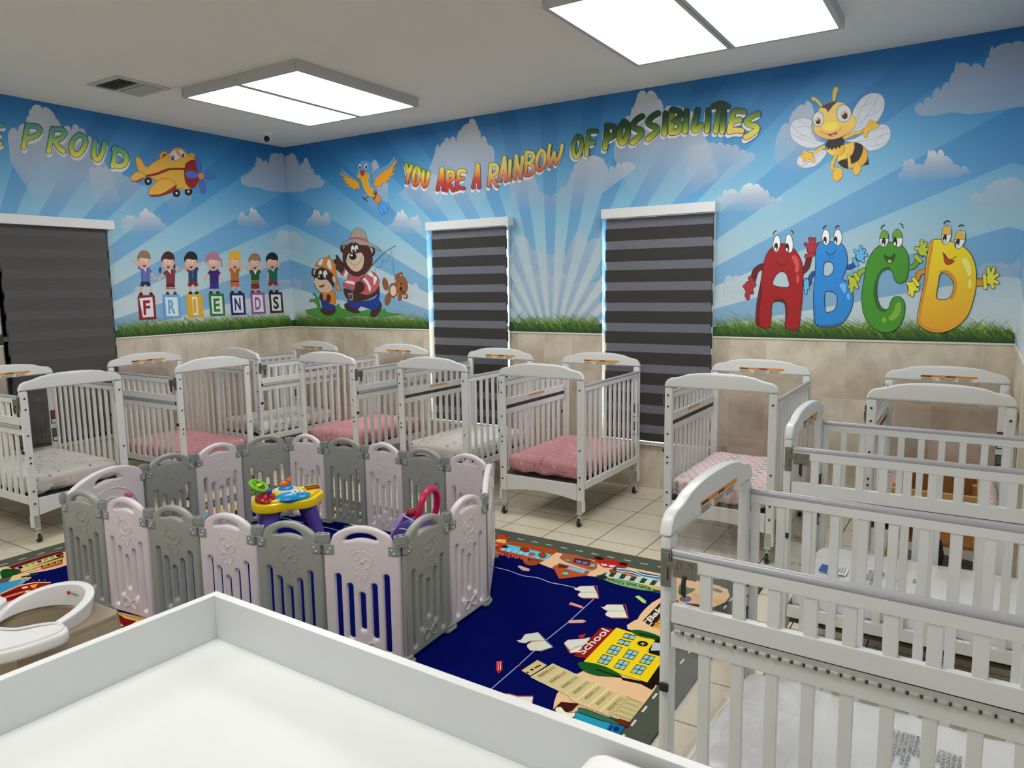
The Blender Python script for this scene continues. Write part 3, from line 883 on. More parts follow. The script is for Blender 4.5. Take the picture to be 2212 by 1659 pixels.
R90 = PI / 2
cribs = [
 # x, y, rot, mirror, sheet, mattress bottom, crib label, mattress label
 (3.7149, -0.6611, -0.0043, 0, 's_pink', 0.300, 'white crib with pink sheet, in front of the wall between the two striped blinds', 'pink sheeted mattress in the crib between the two striped blinds'),
 (2.7305, -0.6056, -0.0068, 0, 's_white', 0.288, 'white crib with white printed sheet in front of the blind beside the painted bears', 'white printed mattress in the crib before the blind beside the painted bears'),
 (1.5959, -0.5877, -0.0113, 1, 's_pink', 0.288, 'white crib with pink sheet by the back wall under the painted fishing bears', 'pink sheeted mattress in the crib below the painted bears'),
 (0.4581, -0.6165, -0.0275, 1, 's_white', 0.288, 'white crib with white sheet tucked into the far corner of the room', 'white printed mattress in the crib standing in the room corner'),
 (4.9545, -0.7057, 0.0012, 0, 's_dot', 0.300, 'white crib with pink and grey dotted sheet below the painted red letter A', 'mattress with rows of pink and grey dots below the red letter A'),
 (6.0666, -0.6631, 0.0058, 0, 's_dot', 0.300, 'white crib below the painted yellow letter D, behind the wooden high chair', 'dotted pink mattress in the crib behind the wooden high chair'),
 (0.6158, -1.7770, 1.5646, 0, 's_pink', 0.262, 'white crib with pink sheet by the left wall beside the charcoal blind', 'pink sheeted mattress in the crib by the left wall beside the charcoal blind'),
 (0.6251, -2.8758, 1.5763, 0, 's_white', 0.300, 'leftmost white crib, with white flowered sheet, in front of the charcoal blind', 'white flowered mattress in the leftmost crib'),
 (6.0720, -2.0810, R90 - 0.0060, 0, 'bag', 0.250, 'white crib seen broadside between the nearest crib and the wooden high chair', 'white mattress in a plastic bag with a blue label, in the second nearest crib'),
 (6.0740, -3.4350, R90 - 0.0380, 0, 'bag', 0.250, 'nearest white crib, lower right corner, with large metal latch and long hinge', 'white mattress in a glossy plastic bag with black warning lines, in the nearest crib'),
]
mats_m = []
for i, (x, y, rz, mir, sh, mz, lab, mlab) in enumerate(cribs):
    o = proto if i == 0 else copy_tree(proto)
    o.location = (x, y, 0); o.rotation_euler = (0, 0, rz)
    if mir: o.rotation_euler = (0, 0, rz); o.scale = (-1, 1, 1)
    tag(o, lab, 'crib', 'white cribs standing around the room')
    for ch in o.children:
        if ch.name.startswith('mattress_board'): ch.location.z = mz - 0.300
    mo = bpy.data.objects.new('crib_mattress', mattress_mesh(i)); col.objects.link(mo)
    mo.data.materials.append(M[sh]); mo.location = (x, y, mz); mo.rotation_euler = (0, 0, rz)
    tag(mo, mlab, 'mattress', 'mattresses lying in the cribs'); mats_m.append(mo)

# bag prints
def mattress_text(mo, lines, x0, y0, size, adv, kids='bag_print'):
    """lines of lettering running along local +x direction of reading, placed on the mattress top"""
    Z = 0.1365
    d = Dec(lambda a, b, off: Vector((-a, -b, Z + off)), start=0.0, step=0.0002)
    for k, t in enumerate(lines):
        if t == '-':
            d.stroke([(x0 - 0.03, y0 - adv * k), (x0 + 0.10, y0 - adv * k - 0.004)], 0.0015, S(60, 60, 70)); continue
        d.text(t, (x0, y0 - adv * k), (x0 + size * 0.62 * len(t), y0 - adv * k), (0, size), S(35, 35, 38), 0.012)
    return d.build(kids, M['print'], mo)
def bag_lines(i, px, py, lines, size, adv):
    mo = mats_m[i]; x, y = mo.location.x, mo.location.y
    p = at_z(px, py, mo.location.z + 0.1365)
    mattress_text(mo, lines, -(p.y - y), p.x - x, size, adv)
bag_lines(9, 1985, 1590, ['PARA EVITAR ASFIXIA', 'MANTENGA ESTA BOLSA', 'LEJOS DE LOS BEBES Y NI\u00d1OS. NO LA', 'USE EN CUNAS, CAMAS, COCHES DE', 'TRANSPORTE NI CORRALES.', 'LA BOLSA DE PLASTICO PUEDE TAPAR', 'LA NARIZ Y LA BOCA E IMPEDIR', 'ESTA BOLSA NO ES UN JUGUETE'], 0.0085, 0.0115)
bag_lines(9, 2066, 1628, ['POUR EVITER LES DANGERS', 'GARDER CE SAC DE PLASTIQUE', 'CE SAC N EST PAS UN JOUET', 'LE SAC EN PLASTIQUE PEUT', 'ET LA BOUCHE'], 0.0085, 0.0115)
bag_lines(8, 1905, 1236, ['WARNING', 'TO AVOID DANGER OF', 'SUFFOCATION KEEP THIS', 'PLASTIC BAG AWAY'], 0.013, 0.0165)
bag_lines(8, 2003, 1256, ['CE SAC N EST PAS', 'LE SAC EN PLASTIQUE PEUT', 'GARDER HORS DE PORTEE', 'ADULTE'], 0.013, 0.0165)
bag_lines(8, 1936, 1252, ['AVISO'], 0.013, 0.0125)
# blue label on the bag
mo = mats_m[8]; p = at_z(1782, 1228, mo.location.z + .1365)
d = Dec(lambda a, b, off: Vector((-a, -b, 0.1365 + off)), start=0.0, step=0.0002)
a, b_ = -(p.y - mo.location.y), p.x - mo.location.x
d.poly([(a - .045, b_ - .02), (a + .045, b_ - .02), (a + .045, b_ + .09), (a - .045, b_ + .09)], S(236, 238, 240))
d.poly([(a - .045, b_ - .02), (a + .045, b_ - .02), (a + .045, b_ + .015), (a - .045, b_ + .015)], S(50, 100, 165))
d.ell(a + .01, b_ - .09, .022, .014, S(60, 120, 70))
for k in range(6): d.poly([(a - .04, b_ + .025 + .01 * k), (a + .03, b_ + .025 + .01 * k), (a + .03, b_ + .028 + .01 * k), (a - .04, b_ + .028 + .01 * k)], S(120, 130, 140))
d.build('bag_label', M['print'], mo)
# loose film at the west end of the nearest mattress
mo = mats_m[9]
mb = MB(); vs = []; fs = []; nx, ny = 26, 14
rnd = random.Random(5)
for i in range(nx + 1):
    for j in range(ny + 1):
        x = -0.285 + 0.57 * i / nx; t = j / ny
        y = 0.20 + 0.245 * t
        z = 0.145 + 0.006 * math.sin(x * 30 + t * 4) + 0.006 * math.sin(x * 61 - t * 7) - 0.095 * max(0, t - 0.72) ** 1.0 / 0.28
        vs.append((x + 0.004 * math.sin(t * 9 + x * 14), y, z))
for i in range(nx):
    for j in range(ny):
        a = i * (ny + 1) + j; fs.append([a, a + 1, a + ny + 2, a + ny + 1])
mb.add(vs, fs, 0, True); mb.build('loose_plastic_film', M['film'], mo)

# ================================================================== play pen
PP = [(2.268, -3.559), (2.584, -3.520), (2.919, -3.490), (3.243, -3.443), (3.581, -3.391), (3.912, -3.319), (4.219, -3.173), (4.192, -2.824), (4.176, -2.492),
      (3.838, -1.924), (3.498, -1.921), (3.160, -1.928), (2.825, -1.917), (2.487, -1.957), (2.166, -1.983), (2.034, -2.291), (2.036, -2.646), (2.030, -2.982)]
PZ = 0.0155     # rug top
def arc_pts(cx, cz, r, a0, a1, n): return [(cx + r * math.cos(a0 + (a1 - a0) * k / n), cz + r * math.sin(a0 + (a1 - a0) * k / n)) for k in range(n + 1)]
def slot(s, z0, z1, w_=0.0135):
    return arc_pts(s, z1 - w_, w_, 0, PI, 8) + arc_pts(s, z0 + w_, w_, PI, 2 * PI, 8)
def bean(x0, x1, zc, rise, h):
    """curved handle hole"""
    n = 10; top = []; bot = []
    for k in range(n + 1):
        t = k / n; x = x0 + (x1 - x0) * t; a = rise * (1 - (2 * t - 1) ** 2); e = math.sqrt(max(0, 1 - abs(2 * t - 1) ** 5)) * h
        top.append((x, zc + a + e)); bot.append((x, zc + a - e))
    return bot + top[::-1]
SL = [(0.062, 0.045, 0.398), (0.113, 0.105, 0.356), (0.165, 0.145, 0.317), (0.218, 0.105, 0.357), (0.272, 0.045, 0.399)]
def relief_bear(mb, s0, z0, k, y, sd):
    P_ = lambda a, c: (s0 + a * k, y, z0 + c * k)
    q = []
    for i in range(24):
        t = 2 * PI * i / 24; q.append(P_(0.050 * math.cos(t), 0.040 * math.sin(t)))
    mb.tube(q, 0.0027, 5, closed=True)
    for sx in (-1, 1):
        mb.tube([P_(sx * 0.036 + 0.014 * math.cos(t), 0.038 + 0.014 * math.sin(t)) for t in [PI / 2 - sx * 2.2 + sx * 0.55 * i for i in range(8)]], 0.0025, 5)
        mb.ball(P_(sx * 0.022, 0.002), (0.006 * k, 0.0032, 0.0065 * k))
        mb.tube(cat_open([P_(sx * 0.020, -0.038), P_(sx * 0.036, -0.050), P_(sx * 0.036, -0.064), P_(sx * 0.022, -0.066)], 4), 0.0023, 5)
        mb.tube(cat_open([P_(sx * 0.018, -0.064), P_(sx * 0.026, -0.080), P_(sx * 0.014, -0.092), P_(sx * .003, -0.080)], 4), 0.0023, 5)
    mb.ball(P_(0, -0.008), (0.009 * k, 0.004, 0.0065 * k))
    mb.tube([P_(0.012 * math.cos(t), -0.010 + 0.010 * math.sin(t)) for t in [i * 2 * PI / 10 for i in range(10)]], 0.002, 5, closed=True)
def panel(parent, a, b, mt, hz_=PZ):
    L = math.hypot(b[0] - a[0], b[1] - a[1]); k = L / 0.337
    m_ = 0.004
    o_ = [(m_, 0.014), (L - m_, 0.014), (L - m_, 0.476), (L - 0.010, 0.483), (L - 0.030, 0.485), (L - 0.033, 0.50), (L - 0.036, 0.540), (L - 0.047, 0.566)]
    n = 12
    for i in range(1, n):
        t = i / n; o_.append((L - 0.047 - (L - 0.094) * t, 0.566 + 0.042 * math.sin(PI * t) ** 0.8))
    o_ += [(0.047, 0.566), (0.036, 0.540), (0.033, 0.50), (0.030, 0.485), (0.010, 0.483), (m_, 0.476)]
    holes = [slot(s * k, z0, z1) for s, z0, z1 in SL] + [bean(L / 2 - 0.077, L / 2 + 0.077, 0.545, 0.021, 0.0125)]
    mb = MB(); mb.plate(o_, holes, 0.030, 0.0085, lambda p, c, nn: (p, nn, c))
    for yy in (-0.0148, 0.0148):
        relief_bear(mb, L / 2, 0.462, 0.95, yy, 1)
        # bow at the foot
        for sx in (-1, 1):
            mb.tube(cat_open([(L / 2 + sx * p, yy, 0.072 + q) for p, q in [(0.004, 0.006), (0.028, 0.022), (0.046, 0.017), (0.050, -0.004), (0.040, -0.022), (0.026, -0.020), (0.004, -0.006)]], 4), 0.004, 6)
        mb.ball((L / 2, yy, 0.072), (0.009, 0.004, 0.010))
    o = mb.build('panel', mt, parent, auto=50)
    return o
pen = empty('play_pen', (3.12, -2.70, PZ))
tag(pen, 'grey and pale pink plastic baby play pen fence standing on the blue rug', 'play pen')
def place2(o, a, b):
    o.location = (a[0] - 3.12, a[1] + 2.70, 0); o.rotation_euler = (0, 0, math.atan2(b[1] - a[1], b[0] - a[0]))
cache = {}
for i in range(18):
    a, b = PP[i], PP[(i + 1) % 18]
    L = math.hypot(b[0] - a[0], b[1] - a[1])
    if i in (8, 17): continue
    white = i in (1, 3, 5, 7, 9, 11, 13, 15)
    key = (round(L / 0.012), white)
    o = panel(pen, a, b, M['ppw'] if white else M['ppg'])
    o['label'] = ('pale pink' if white else 'grey') + ' slatted play pen panel with bear relief'
    place2(o, a, b)
# wide activity panels
def wide_panel(a, b, gate):
    L = math.hypot(b[0] - a[0], b[1] - a[1]); m_ = 0.022
    o_ = [(m_, 0.012), (L - m_, 0.012), (L - m_, 0.54), (L - 0.045, 0.566)]
    for i in range(1, 16):
        t = i / 16; o_.append((L - 0.047 - (L - 0.094) * t, 0.566 + 0.060 * math.sin(PI * t) ** 0.75))
    o_ += [(0.045, 0.566), (m_, 0.54)]
    holes = [bean(L / 2 - 0.11, L / 2 + 0.11, 0.550, 0.026, 0.015)]
    mb = MB(); mb.plate(o_, holes, 0.032, 0.009, lambda p, c, nn: (p, nn, c))
    for yy in (-0.016, 0.016):
        mb.tube([(L / 2 + (L / 2 - 0.07) * math.cos(t), yy, 0.30 + 0.21 * math.sin(t)) for t in [2 * PI * i / 32 for i in range(32)]], 0.004, 6, closed=True)
        mb.tube([(L / 2 + q, yy, 0.46 - abs(q) * 0.25) for q in [-0.13 + 0.026 * i for i in range(11)]], 0.004, 6)
        for qx in (-0.15, 0.15):
            mb.tube([(L / 2 + qx + 0.05 * math.cos(t), yy, 0.27 + 0.05 * math.sin(t)) for t in [2 * PI * i / 18 for i in range(18)]], 0.004, 6, closed=True)
    o = mb.build('activity_panel', M['ppw'], pen, auto=50); o['label'] = 'wide pale panel without slots'
    place2(o, a, b)
    if gate:
        k = MB(); k.box((0.165, 0.016, 0.42), (0.195, 0.038, 0.455), 0.006); k.cyl((0.18, 0.03, 0.437), (0.18, 0.055, 0.437), 0.012, 12)
        k.box((0.155, -0.038, 0.35), (0.185, -0.016, 0.385), 0.006)
        q = k.build('gate_latch', M['tpink2'], o)
    return o
M['tpink2'] = mat('pale_toy_pink', S(220, 120, 160), 0.3)
wide_panel(PP[17], PP[0], True); wide_panel(PP[8], PP[9], False)
# hinges
for i in range(18):
    p, q0, q1 = PP[i], PP[i - 1], PP[(i + 1) % 18]
    d0 = Vector((p[0] - q0[0], p[1] - q0[1])).normalized(); d1 = Vector((q1[0] - p[0], q1[1] - p[1])).normalized()
    an = math.atan2((d0 + d1).y, (d0 + d1).x)
    hn = empty('hinge', (p[0] - 3.12, p[1] + 2.70, 0), an); hn.parent = pen
    mb = MB()
    n = 28
    def stad(hx, r): return arc_pts(hx, 0, r, -PI / 2, PI / 2, 8) + arc_pts(-hx, 0, r, PI / 2, 3 * PI / 2, 8)
    outer = stad(0.014, 0.0175)
    holes = [arc_pts(sx * 0.0135, 0, 0.0105, 0, 2 * PI * 15 / 16, 15) for sx in (-1, 1)]
    mb.plate(outer, holes, 0.036, 0.0015, lambda a, c, nn: (a, c, 0.552 + nn))
    mb.build('hinge_cap', M['pph'], hn); mb = MB()
    mb.plate(stad(0.014, 0.0155), [], 0.012, 0.001, lambda a, c, nn: (a, c, 0.528 + nn))
    ft = MB(); ft.plate(stad(0.022, 0.0255), [], 0.012, 0.003, lambda a, c, nn: (a, c, 0.0075 + nn)); ft.plate(stad(0.018, 0.0195), [], 0.020, 0.003, lambda a, c, nn: (a, c, 0.020 + nn)); ft.build('hinge_foot', M['pph'], hn)
    zlow = 0.012 if i in (0, 8, 9, 17) else 0.486
    for sx in (-1, 1): mb.cyl((sx * 0.013, 0, zlow), (sx * 0.013, 0, 0.53), 0.0105, 12)
    mb.build('hinge_post', M['pph'], hn)
    for sd, dv in ((-1, d0), (1, d1)):
        la = math.atan2(dv.y, dv.x) - an
        k = MB(); R_ = Matrix.Rotation(la, 4, 'Z')
        lo = (0.006, -0.0195, 0.484) if sd > 0 else (-0.052, -0.0195, 0.484)
        hi = (0.052, 0.0195, 0.526) if sd > 0 else (-0.006, 0.0195, 0.526)
        k.box(lo, hi, 0.004, rot=R_)
        k.build('hinge_bracket', M['pph'], hn)
        for xx, zz in ((0.036, 0.512), (0.026, 0.496)):
            for yy in (-1, 1):
                c0 = R_ @ Vector((sd * xx, yy * 0.019, zz)); c1 = R_ @ Vector((sd * xx, yy * 0.0215, zz))
                MB().cyl(c0, c1, 0.0045, 10).build('hinge_stud', M['white'], hn)

# ================================================================== rug
RUG = (1.285, 5.325, -4.78, -1.480)
rug = MB().box((RUG[0], RUG[2], 0.0005), (RUG[1], RUG[3], 0.012), 0.003).build('area_rug', M['rug'])
tag(rug, 'dark blue children rug with road border and town pictures under the play pen', 'rug')

# ================================================================== activity table
def act_table():
    r = empty('activity_table', (2.775, -2.535, PZ), math.radians(60)); Z = -PZ
    tag(r, 'yellow toy activity table with purple legs and green steering wheel inside the play pen', 'activity table')
    o_ = cat_closed([(-0.215, -0.02), (-0.20, -0.105), (-0.12, -0.150), (-0.03, -0.128), (0.05, -0.150), (0.13, -0.125), (0.175, -0.06), (0.215, 0.0), (0.20, 0.08), (0.13, 0.105), (0.06, 0.15), (-0.05, 0.155), (-0.12, 0.12), (-0.19, 0.075)], 4)
    mb = MB(); mb.plate(o_, [], 0.055, 0.012, lambda a, c, n: (a, c, 0.362 + Z + n)); mb.plate([(a * 0.86, c * 0.86) for a, c in o_], [], 0.02, 0.006, lambda a, c, n: (a, c, 0.396 + Z + n))
    top = mb.build('table_top', M['yellow'], r)
    for sx in (-1, 1):
        for sy in (-1, 1):
            l = MB(); pts = [(sx * 0.10, sy * 0.065, 0.345 + Z), (sx * 0.125, sy * 0.085, 0.25 + Z), (sx * 0.155, sy * 0.11, 0.12 + Z), (sx * 0.165, sy * 0.12, 0.035)]
            l.tube(pts, [0.050, 0.042, 0.036, 0.034], 12)
            l.lathe([(0.036, 0), (0.042, 0.004), (0.040, 0.016), (0.030, 0.026)], (sx * 0.166, sy * 0.121, 0.001))
            for t in (0.15, 0.4, 0.65, 0.88):
                p = Vector(pts[0]).lerp(Vector(pts[3]), t) + Vector((sx * 0.012, -0.042 if sy < 0 else 0.042, 0)) * (1 - 0.2 * t)
                l.tube([p + Vector((0.012 * math.cos(q), 0, 0.012 * math.sin(q))) for q in [2 * PI * i / 10 for i in range(10)]], 0.0025, 5, closed=True)
            l.build('leg', M['purple'], r)
    # red driving console with green wheel
    b = MB(); b.ball((-0.135, -0.045, 0.402 + Z), (0.062, 0.085, 0.036)); red = b.build('driving_console', M['tred'], top)
    r_ = top
    b = MB(); c = Vector((-0.165, -0.01, 0.475 + Z)); ax = Vector((0.5, -0.35, 1)).normalized(); u_ = ax.cross(Vector((0, 0, 1))).normalized(); v_ = ax.cross(u_)
    b.tube([c + (u_ * math.cos(q) + v_ * math.sin(q)) * 0.052 for q in [2 * PI * i / 24 for i in range(24)]], 0.0120, 8, closed=True)
    b.tube([c + u_ * 0.05, c - u_ * 0.05], 0.008, 8); b.tube([c, c - v_ * 0.05], 0.008, 8); b.tube([c, c - ax * 0.06], 0.009, 8)
    b.build('steering_wheel', M['tgreen'], r_)
    MB().ball(tuple(c + ax * 0.006), (0.016, 0.016, 0.010)).build('horn_button', M['yellow'], r_)
    b = MB(); b.ball((-0.12, -0.085, 0.455 + Z), 0.018); b.cyl((-0.12, -0.085, 0.42 + Z), (-0.12, -0.085, 0.45 + Z), 0.006); b.build('gear_knob', M['purple'], r_)
    # phone
    b = MB(); b.ball((0.01, -0.085, 0.400 + Z), (0.112, 0.060, 0.034)); ph = b.build('toy_phone', M['tblue'], r_)
    b = MB()
    for i in range(3):
        for j in range(4): b.ball((0.012 + 0.026 * i, -0.115 + 0.018 * j, 0.434 + Z - abs(i - 1) * 0.003), (0.010, 0.0065, 0.0065))
    b.build('phone_keys', M['white'], r_)
    # spinner
    MB().lathe([(0.085, 0.0), (0.085, 0.012), (0.075, 0.016)], (0.0, 0.055, 0.400 + Z), 28).build('spinner_base', M['yellow'], r_)
    MB().lathe([(0.070, 0.0), (0.070, 0.003)], (0.0, 0.055, 0.4165 + Z), 28).build('number_ring', M['paper'], r_)
    MB().lathe([(0.045, 0.0), (0.040, 0.012), (0.022, 0.022)], (0.0, 0.055, 0.420 + Z), 24).build('spinner_disc', M['tblue'], r_)
    b = MB(); b.ball((-0.01, 0.05, 0.452 + Z), (0.028, 0.018, 0.018)); b.ball((0.018, 0.055, 0.472 + Z), (0.016, 0.013, 0.014)); b.tube([(0.025, 0.055, 0.474 + Z), (0.034, 0.056, 0.500 + Z)], [0.008, 0.002], 8)
    b.build('spinner_bird', M['torange'], r_)
    # book flap
    b = MB(); b.box((0.115, 0.01, 0.405 + Z), (0.195, 0.075, 0.418 + Z), 0.004); b.build('picture_book', M['tred'], r_)
    b = MB(); b.box((0.120, 0.045, 0.419 + Z), (0.190, 0.072, 0.423 + Z), 0.001); b.build('book_page', M['tgreen'], r_)
    b = MB(); b.box((0.05, -0.01, 0.405 + Z), (0.10, 0.03, 0.43 + Z), 0.006); b.build('yellow_block', M['yellow'], r_)
    return r
act_table()

# ================================================================== walker toy
def walker():
    r = empty('push_walker_toy', (3.49, -2.25, PZ), math.radians(8)); Z = -PZ
    tag(r, 'purple baby push walker toy with a pink loop handle in the play pen', 'toy walker')
    b = MB()
    o_ = cat_closed([(-0.12, 0.03), (-0.10, 0.16), (-0.04, 0.25), (0.05, 0.29), (0.11, 0.24), (0.13, 0.12), (0.12, 0.03)], 4)
    b.plate(o_, [], 0.20, 0.03, lambda a, c, n: (a, n, c)); b.build('walker_body', M['purple'], r)
    b = MB(); o2 = cat_closed([(-0.085, 0.06), (-0.09, 0.15), (-0.045, 0.23), (0.0, 0.28), (0.05, 0.26), (0.10, 0.16), (0.085, 0.06), (0, 0.035)], 4)
    b.plate(o2, [], 0.03, 0.011, lambda a, c, n: (-0.125 + 0.30 * (c - 0.05) + n, a, c + 0.01)); fp = b.build('face_plate', M['lilac'], r)
    b = MB()
    for q in [2 * PI * i / 8 for i in range(8)]: b.ball((-0.112 + 0.30 * (0.1 + 0.035 * math.sin(q)), 0.045 * math.cos(q), 0.165 + 0.045 * math.sin(q)), (0.008, 0.012, 0.012))
    b.build('face_buttons', M['tpink'], fp)
    b = MB(); b.ball((-0.085, 0, 0.165), (0.02, 0.026, 0.026)); b.build('music_button', M['tgreen'], fp)
    b = MB(); hp = cat_closed([(0.09, 0.085, 0.24), (0.12, 0.10, 0.36), (0.13, 0.05, 0.445), (0.13, -0.05, 0.445), (0.12, -0.10, 0.36), (0.09, -0.085, 0.24), (0.07, 0, 0.20)], 5)
    b.tube(hp, 0.019, 12, closed=True); b.build('handle', M['tpink'], r)
    b = MB(); b.tube([(-0.07, -0.07, 0.27), (0.0, -0.08, 0.31), (0.09, -0.07, 0.27)], 0.004, 6); b.tube([(-0.09, -0.06, 0.21), (0.0, -0.105, 0.24), (0.09, -0.09, 0.23)], 0.004, 6); b.build('cord', M['paper'], r)
    b = MB(); b.ball((-0.03, 0.05, 0.285), (0.03, 0.03, 0.028)); b.build('red_roller', M['tred'], r)
    b = MB(); b.ball((0.11, -0.115, 0.25), (0.022, 0.018, 0.022)); b.build('green_knob', M['tgreen'], r)
    for sx in (-1, 1):
        for sy in (-1, 1):
            b = MB(); x = sx * 0.095 + 0.005
            b.cyl((x, sy * 0.102, 0.045), (x, sy * 0.135, 0.045), 0.045, 20); wh = b.build('wheel', M['tpink2'] if sx > 0 else M['yellow'], r)
            MB().cyl((x, sy * 0.135, 0.045), (x, sy * 0.139, 0.045), 0.018, 16).build('hub_cap', M['white'], wh)
    return r
walker()
# small board book leaning on the walker front
bk = empty('board_book', (3.265, -2.33, PZ), math.radians(12)); tag(bk, 'small cream board book with black spots propped against the purple walker toy', 'book')
Rt = Matrix.Rotation(math.radians(20), 4, 'Y')
b = MB(); b.box((-0.008, -0.06, 0.006), (0.008, 0.06, 0.15), 0.002, rot=Rt); b.build('cover', M['paper'], bk)
b = MB()
for y, z, q in ((-0.03, 0.10, .016), (0.03, 0.12, .013), (0.01, 0.05, .02), (-0.04, 0.04, .012)): b.box((-0.0095, y - q, z - q), (-0.0075, y + q, z + q), 0.001, rot=Rt)
b.build('cover_picture', M['ink'], bk)

# ================================================================== feeding chair at lower left
def feeding_chair():
    O = Vector((3.44, -4.22, PZ)); r = empty('feeding_chair', O); Z = -PZ
    tag(r, 'low baby feeding chair with white back ring, tan seat and white tray', 'high chair')
    zr = 0.45 + Z
    # tan body: upper deck with seat well, then tapered skirt
    out = [(-0.175, -0.17), (0.175, -0.17), (0.192, -0.10), (0.175, 0.165), (0.150, 0.185), (-0.150, 0.185), (-0.175, 0.165), (-0.192, -0.10)]
    well = cat_closed([(-0.125, -0.13), (0.125, -0.13), (0.145, -0.02), (0.11, 0.08), (0, 0.115), (-0.11, 0.08), (-0.145, -0.02)], 4)
    b = MB(); b.plate(out, [well], 0.03, 0.008, lambda a, c, n: (a, c, zr - 0.015 + n))
    K = len(out); vs = [(a, c, zr - 0.02) for a, c in out] + [(a * 1.10, c * 1.06, zr - 0.13) for a, c in out] + [(a * 0.95, c * 0.95, zr - 0.20) for a, c in out]
    fs = []
    for j in range(2):
        for i in range(K):
            k = (i + 1) % K; fs.append([j * K + i, j * K + k, (j + 1) * K + k, (j + 1) * K + i])
    fs.append([2 * K + i for i in range(K)]); b.add(vs, fs, 0, False)
    K = len(well); vs = [(a, c, zr - 0.02) for a, c in well] + [(a * 0.8, c * 0.8, zr - 0.14) for a, c in well]; fs = []
    for i in range(K):
        k = (i + 1) % K; fs.append([i, K + i, K + k, k])
    fs.append([K + i for i in range(K)]); b.add(vs, fs, 0, True)
    b.build('seat_body', M['tan'], r, auto=40)
    # white back ring, tall at the rear and sloping down to the front
    n = 30; vs = []; prof = []
    for i in range(n + 1):
        t = i / n; a = math.radians(-38 + 256 * t)
        s_ = math.sin(PI * t)
        hgt = 0.008 + 0.074 * max(0, s_) ** 0.85
        ri, ro = 0.140, 0.160
        x, y = math.cos(a), math.sin(a) * 0.98
        cx, cy = 0.0, -0.015
        lean = 0.010 * s_
        ring = [(ri, 0.0), (ri + lean, hgt - 0.006), (ri + lean + 0.004, hgt), (ro + lean * 1.4 + 0.004, hgt), (ro + lean * 1.4 + 0.010, hgt - 0.008), (ro + 0.004, 0.0)]
        vs += [(cx + x * q, cy + y * q, zr + 0.001 + h) for q, h in ring]
    fs = []
    for i in range(n):
        for k in range(6):
            l = (k + 1) % 6; fs.append([i * 6 + k, i * 6 + l, (i + 1) * 6 + l, (i + 1) * 6 + k])
    fs.append(list(range(6))[::-1]); fs.append([n * 6 + k for k in range(6)])
    b = MB(); b.add(vs, fs, 0, True); bk = b.build('back_ring', M['white'], r, auto=60)
    # printed maker mark on the inner back
    d = Dec(lambda a, c, off: Vector((a, 0.1160 + c * 0.09 - a * a * 3.6 - off, zr + c)), start=0.0006, step=0.0002)
    d.ell(-0.045, 0.050, 0.0075, 0.0075, S(200, 30, 40))
    d.text('Foundations', (-0.036, 0.0445), (0.012, 0.0445), (0, 0.010), S(25, 25, 25), 0.02)
    d.build('maker_mark', M['print'], bk)
    # tray
    tr = cat_closed([(0.262, -0.015), (0.278, -0.075), (0.250, -0.20), (0.15, -0.315), (0, -0.345), (-0.15, -0.315), (-0.250, -0.20), (-0.278, -0.075), (-0.262, -0.015), (-0.20, 0.000), (-0.155, -0.040), (-0.11, -0.110), (0, -0.140), (0.11, -0.110), (0.155, -0.040), (0.20, 0.000)], 5)
    b = MB(); b.plate(tr, [], 0.045, 0.012, lambda a, c, n: (a, c - 0.03, zr + 0.026 + n)); ty = b.build('tray', M['white'], r, auto=50)
    b = MB(); b.tube([(a * 0.94, (c + 0.15) * 0.93 - 0.15 - 0.03, zr + 0.049) for a, c, in tr], 0.005, 6, closed=True); b.build('tray_lip', M['white'], ty)
    # legs and wheels
    for sx in (-1, 1):
        for sy in (-1, 1):
            b = MB(); b.tube([(sx * 0.12, sy * 0.11, zr - 0.19), (sx * 0.19, sy * 0.20 - 0.01, 0.055)], [0.024, 0.018], 12); lg = b.build('leg', M['trim'], r)
            b = MB(); b.cyl((sx * 0.19 - 0.012, sy * 0.20 - 0.01, 0.030), (sx * 0.19 + 0.012, sy * 0.20 - 0.01, 0.030), 0.030, 18); b.build('caster_wheel', M['rubber'], lg)
feeding_chair()

# ================================================================== changing table in the foreground
def changing_table():
    X0, X1, Y0, Y1 = 4.815, 6.36, -5.26, -4.468
    r = empty('changing_table', (X0, Y1, 0), math.radians(-1.5)); L = r.location.copy()
    tag(r, 'glossy white changing table with raised rim in the near foreground', 'changing table')
    def T(lo, hi): return tuple(lo[i] - L[i] for i in range(3)), tuple(hi[i] - L[i] for i in range(3))
    t = 0.020; zt, zd = 0.950, 0.852
    for nm, lo, hi in (('tray_side', (X0, Y0, zd - 0.02), (X0 + t, Y1, zt)), ('tray_side', (X1 - t, Y0, zd - 0.02), (X1, Y1, zt)), ('tray_side', (X0 + t, Y1 - t, zd - 0.02), (X1 - t, Y1, zt)), ('tray_side', (X0 + t, Y0, zd - 0.02), (X1 - t, Y0 + t, zt))):
        MB().box(*T(lo, hi), 0.0015).build(nm, M['whitelam'], r)
    MB().box(*T((X0 + t, Y0 + t, zd - 0.018), (X1 - t, Y1 - t, zd)), 0.001).build('table_top', M['whitelam'], r)
    for x in (X0 + 0.03, X1 - 0.07):
        for y in (Y0 + 0.03, Y1 - 0.07): MB().box(*T((x, y, 0.016 if x < 5 and y > -5 else 0), (x + 0.04, y + 0.04, zd - 0.02)), 0.003).build('leg', M['whitelam'], r)
    MB().box(*T((X0 + 0.03, Y0 + 0.03, 0.30), (X1 - 0.03, Y1 - 0.03, 0.32)), 0.002).build('shelf', M['whitelam'], r)
changing_table()
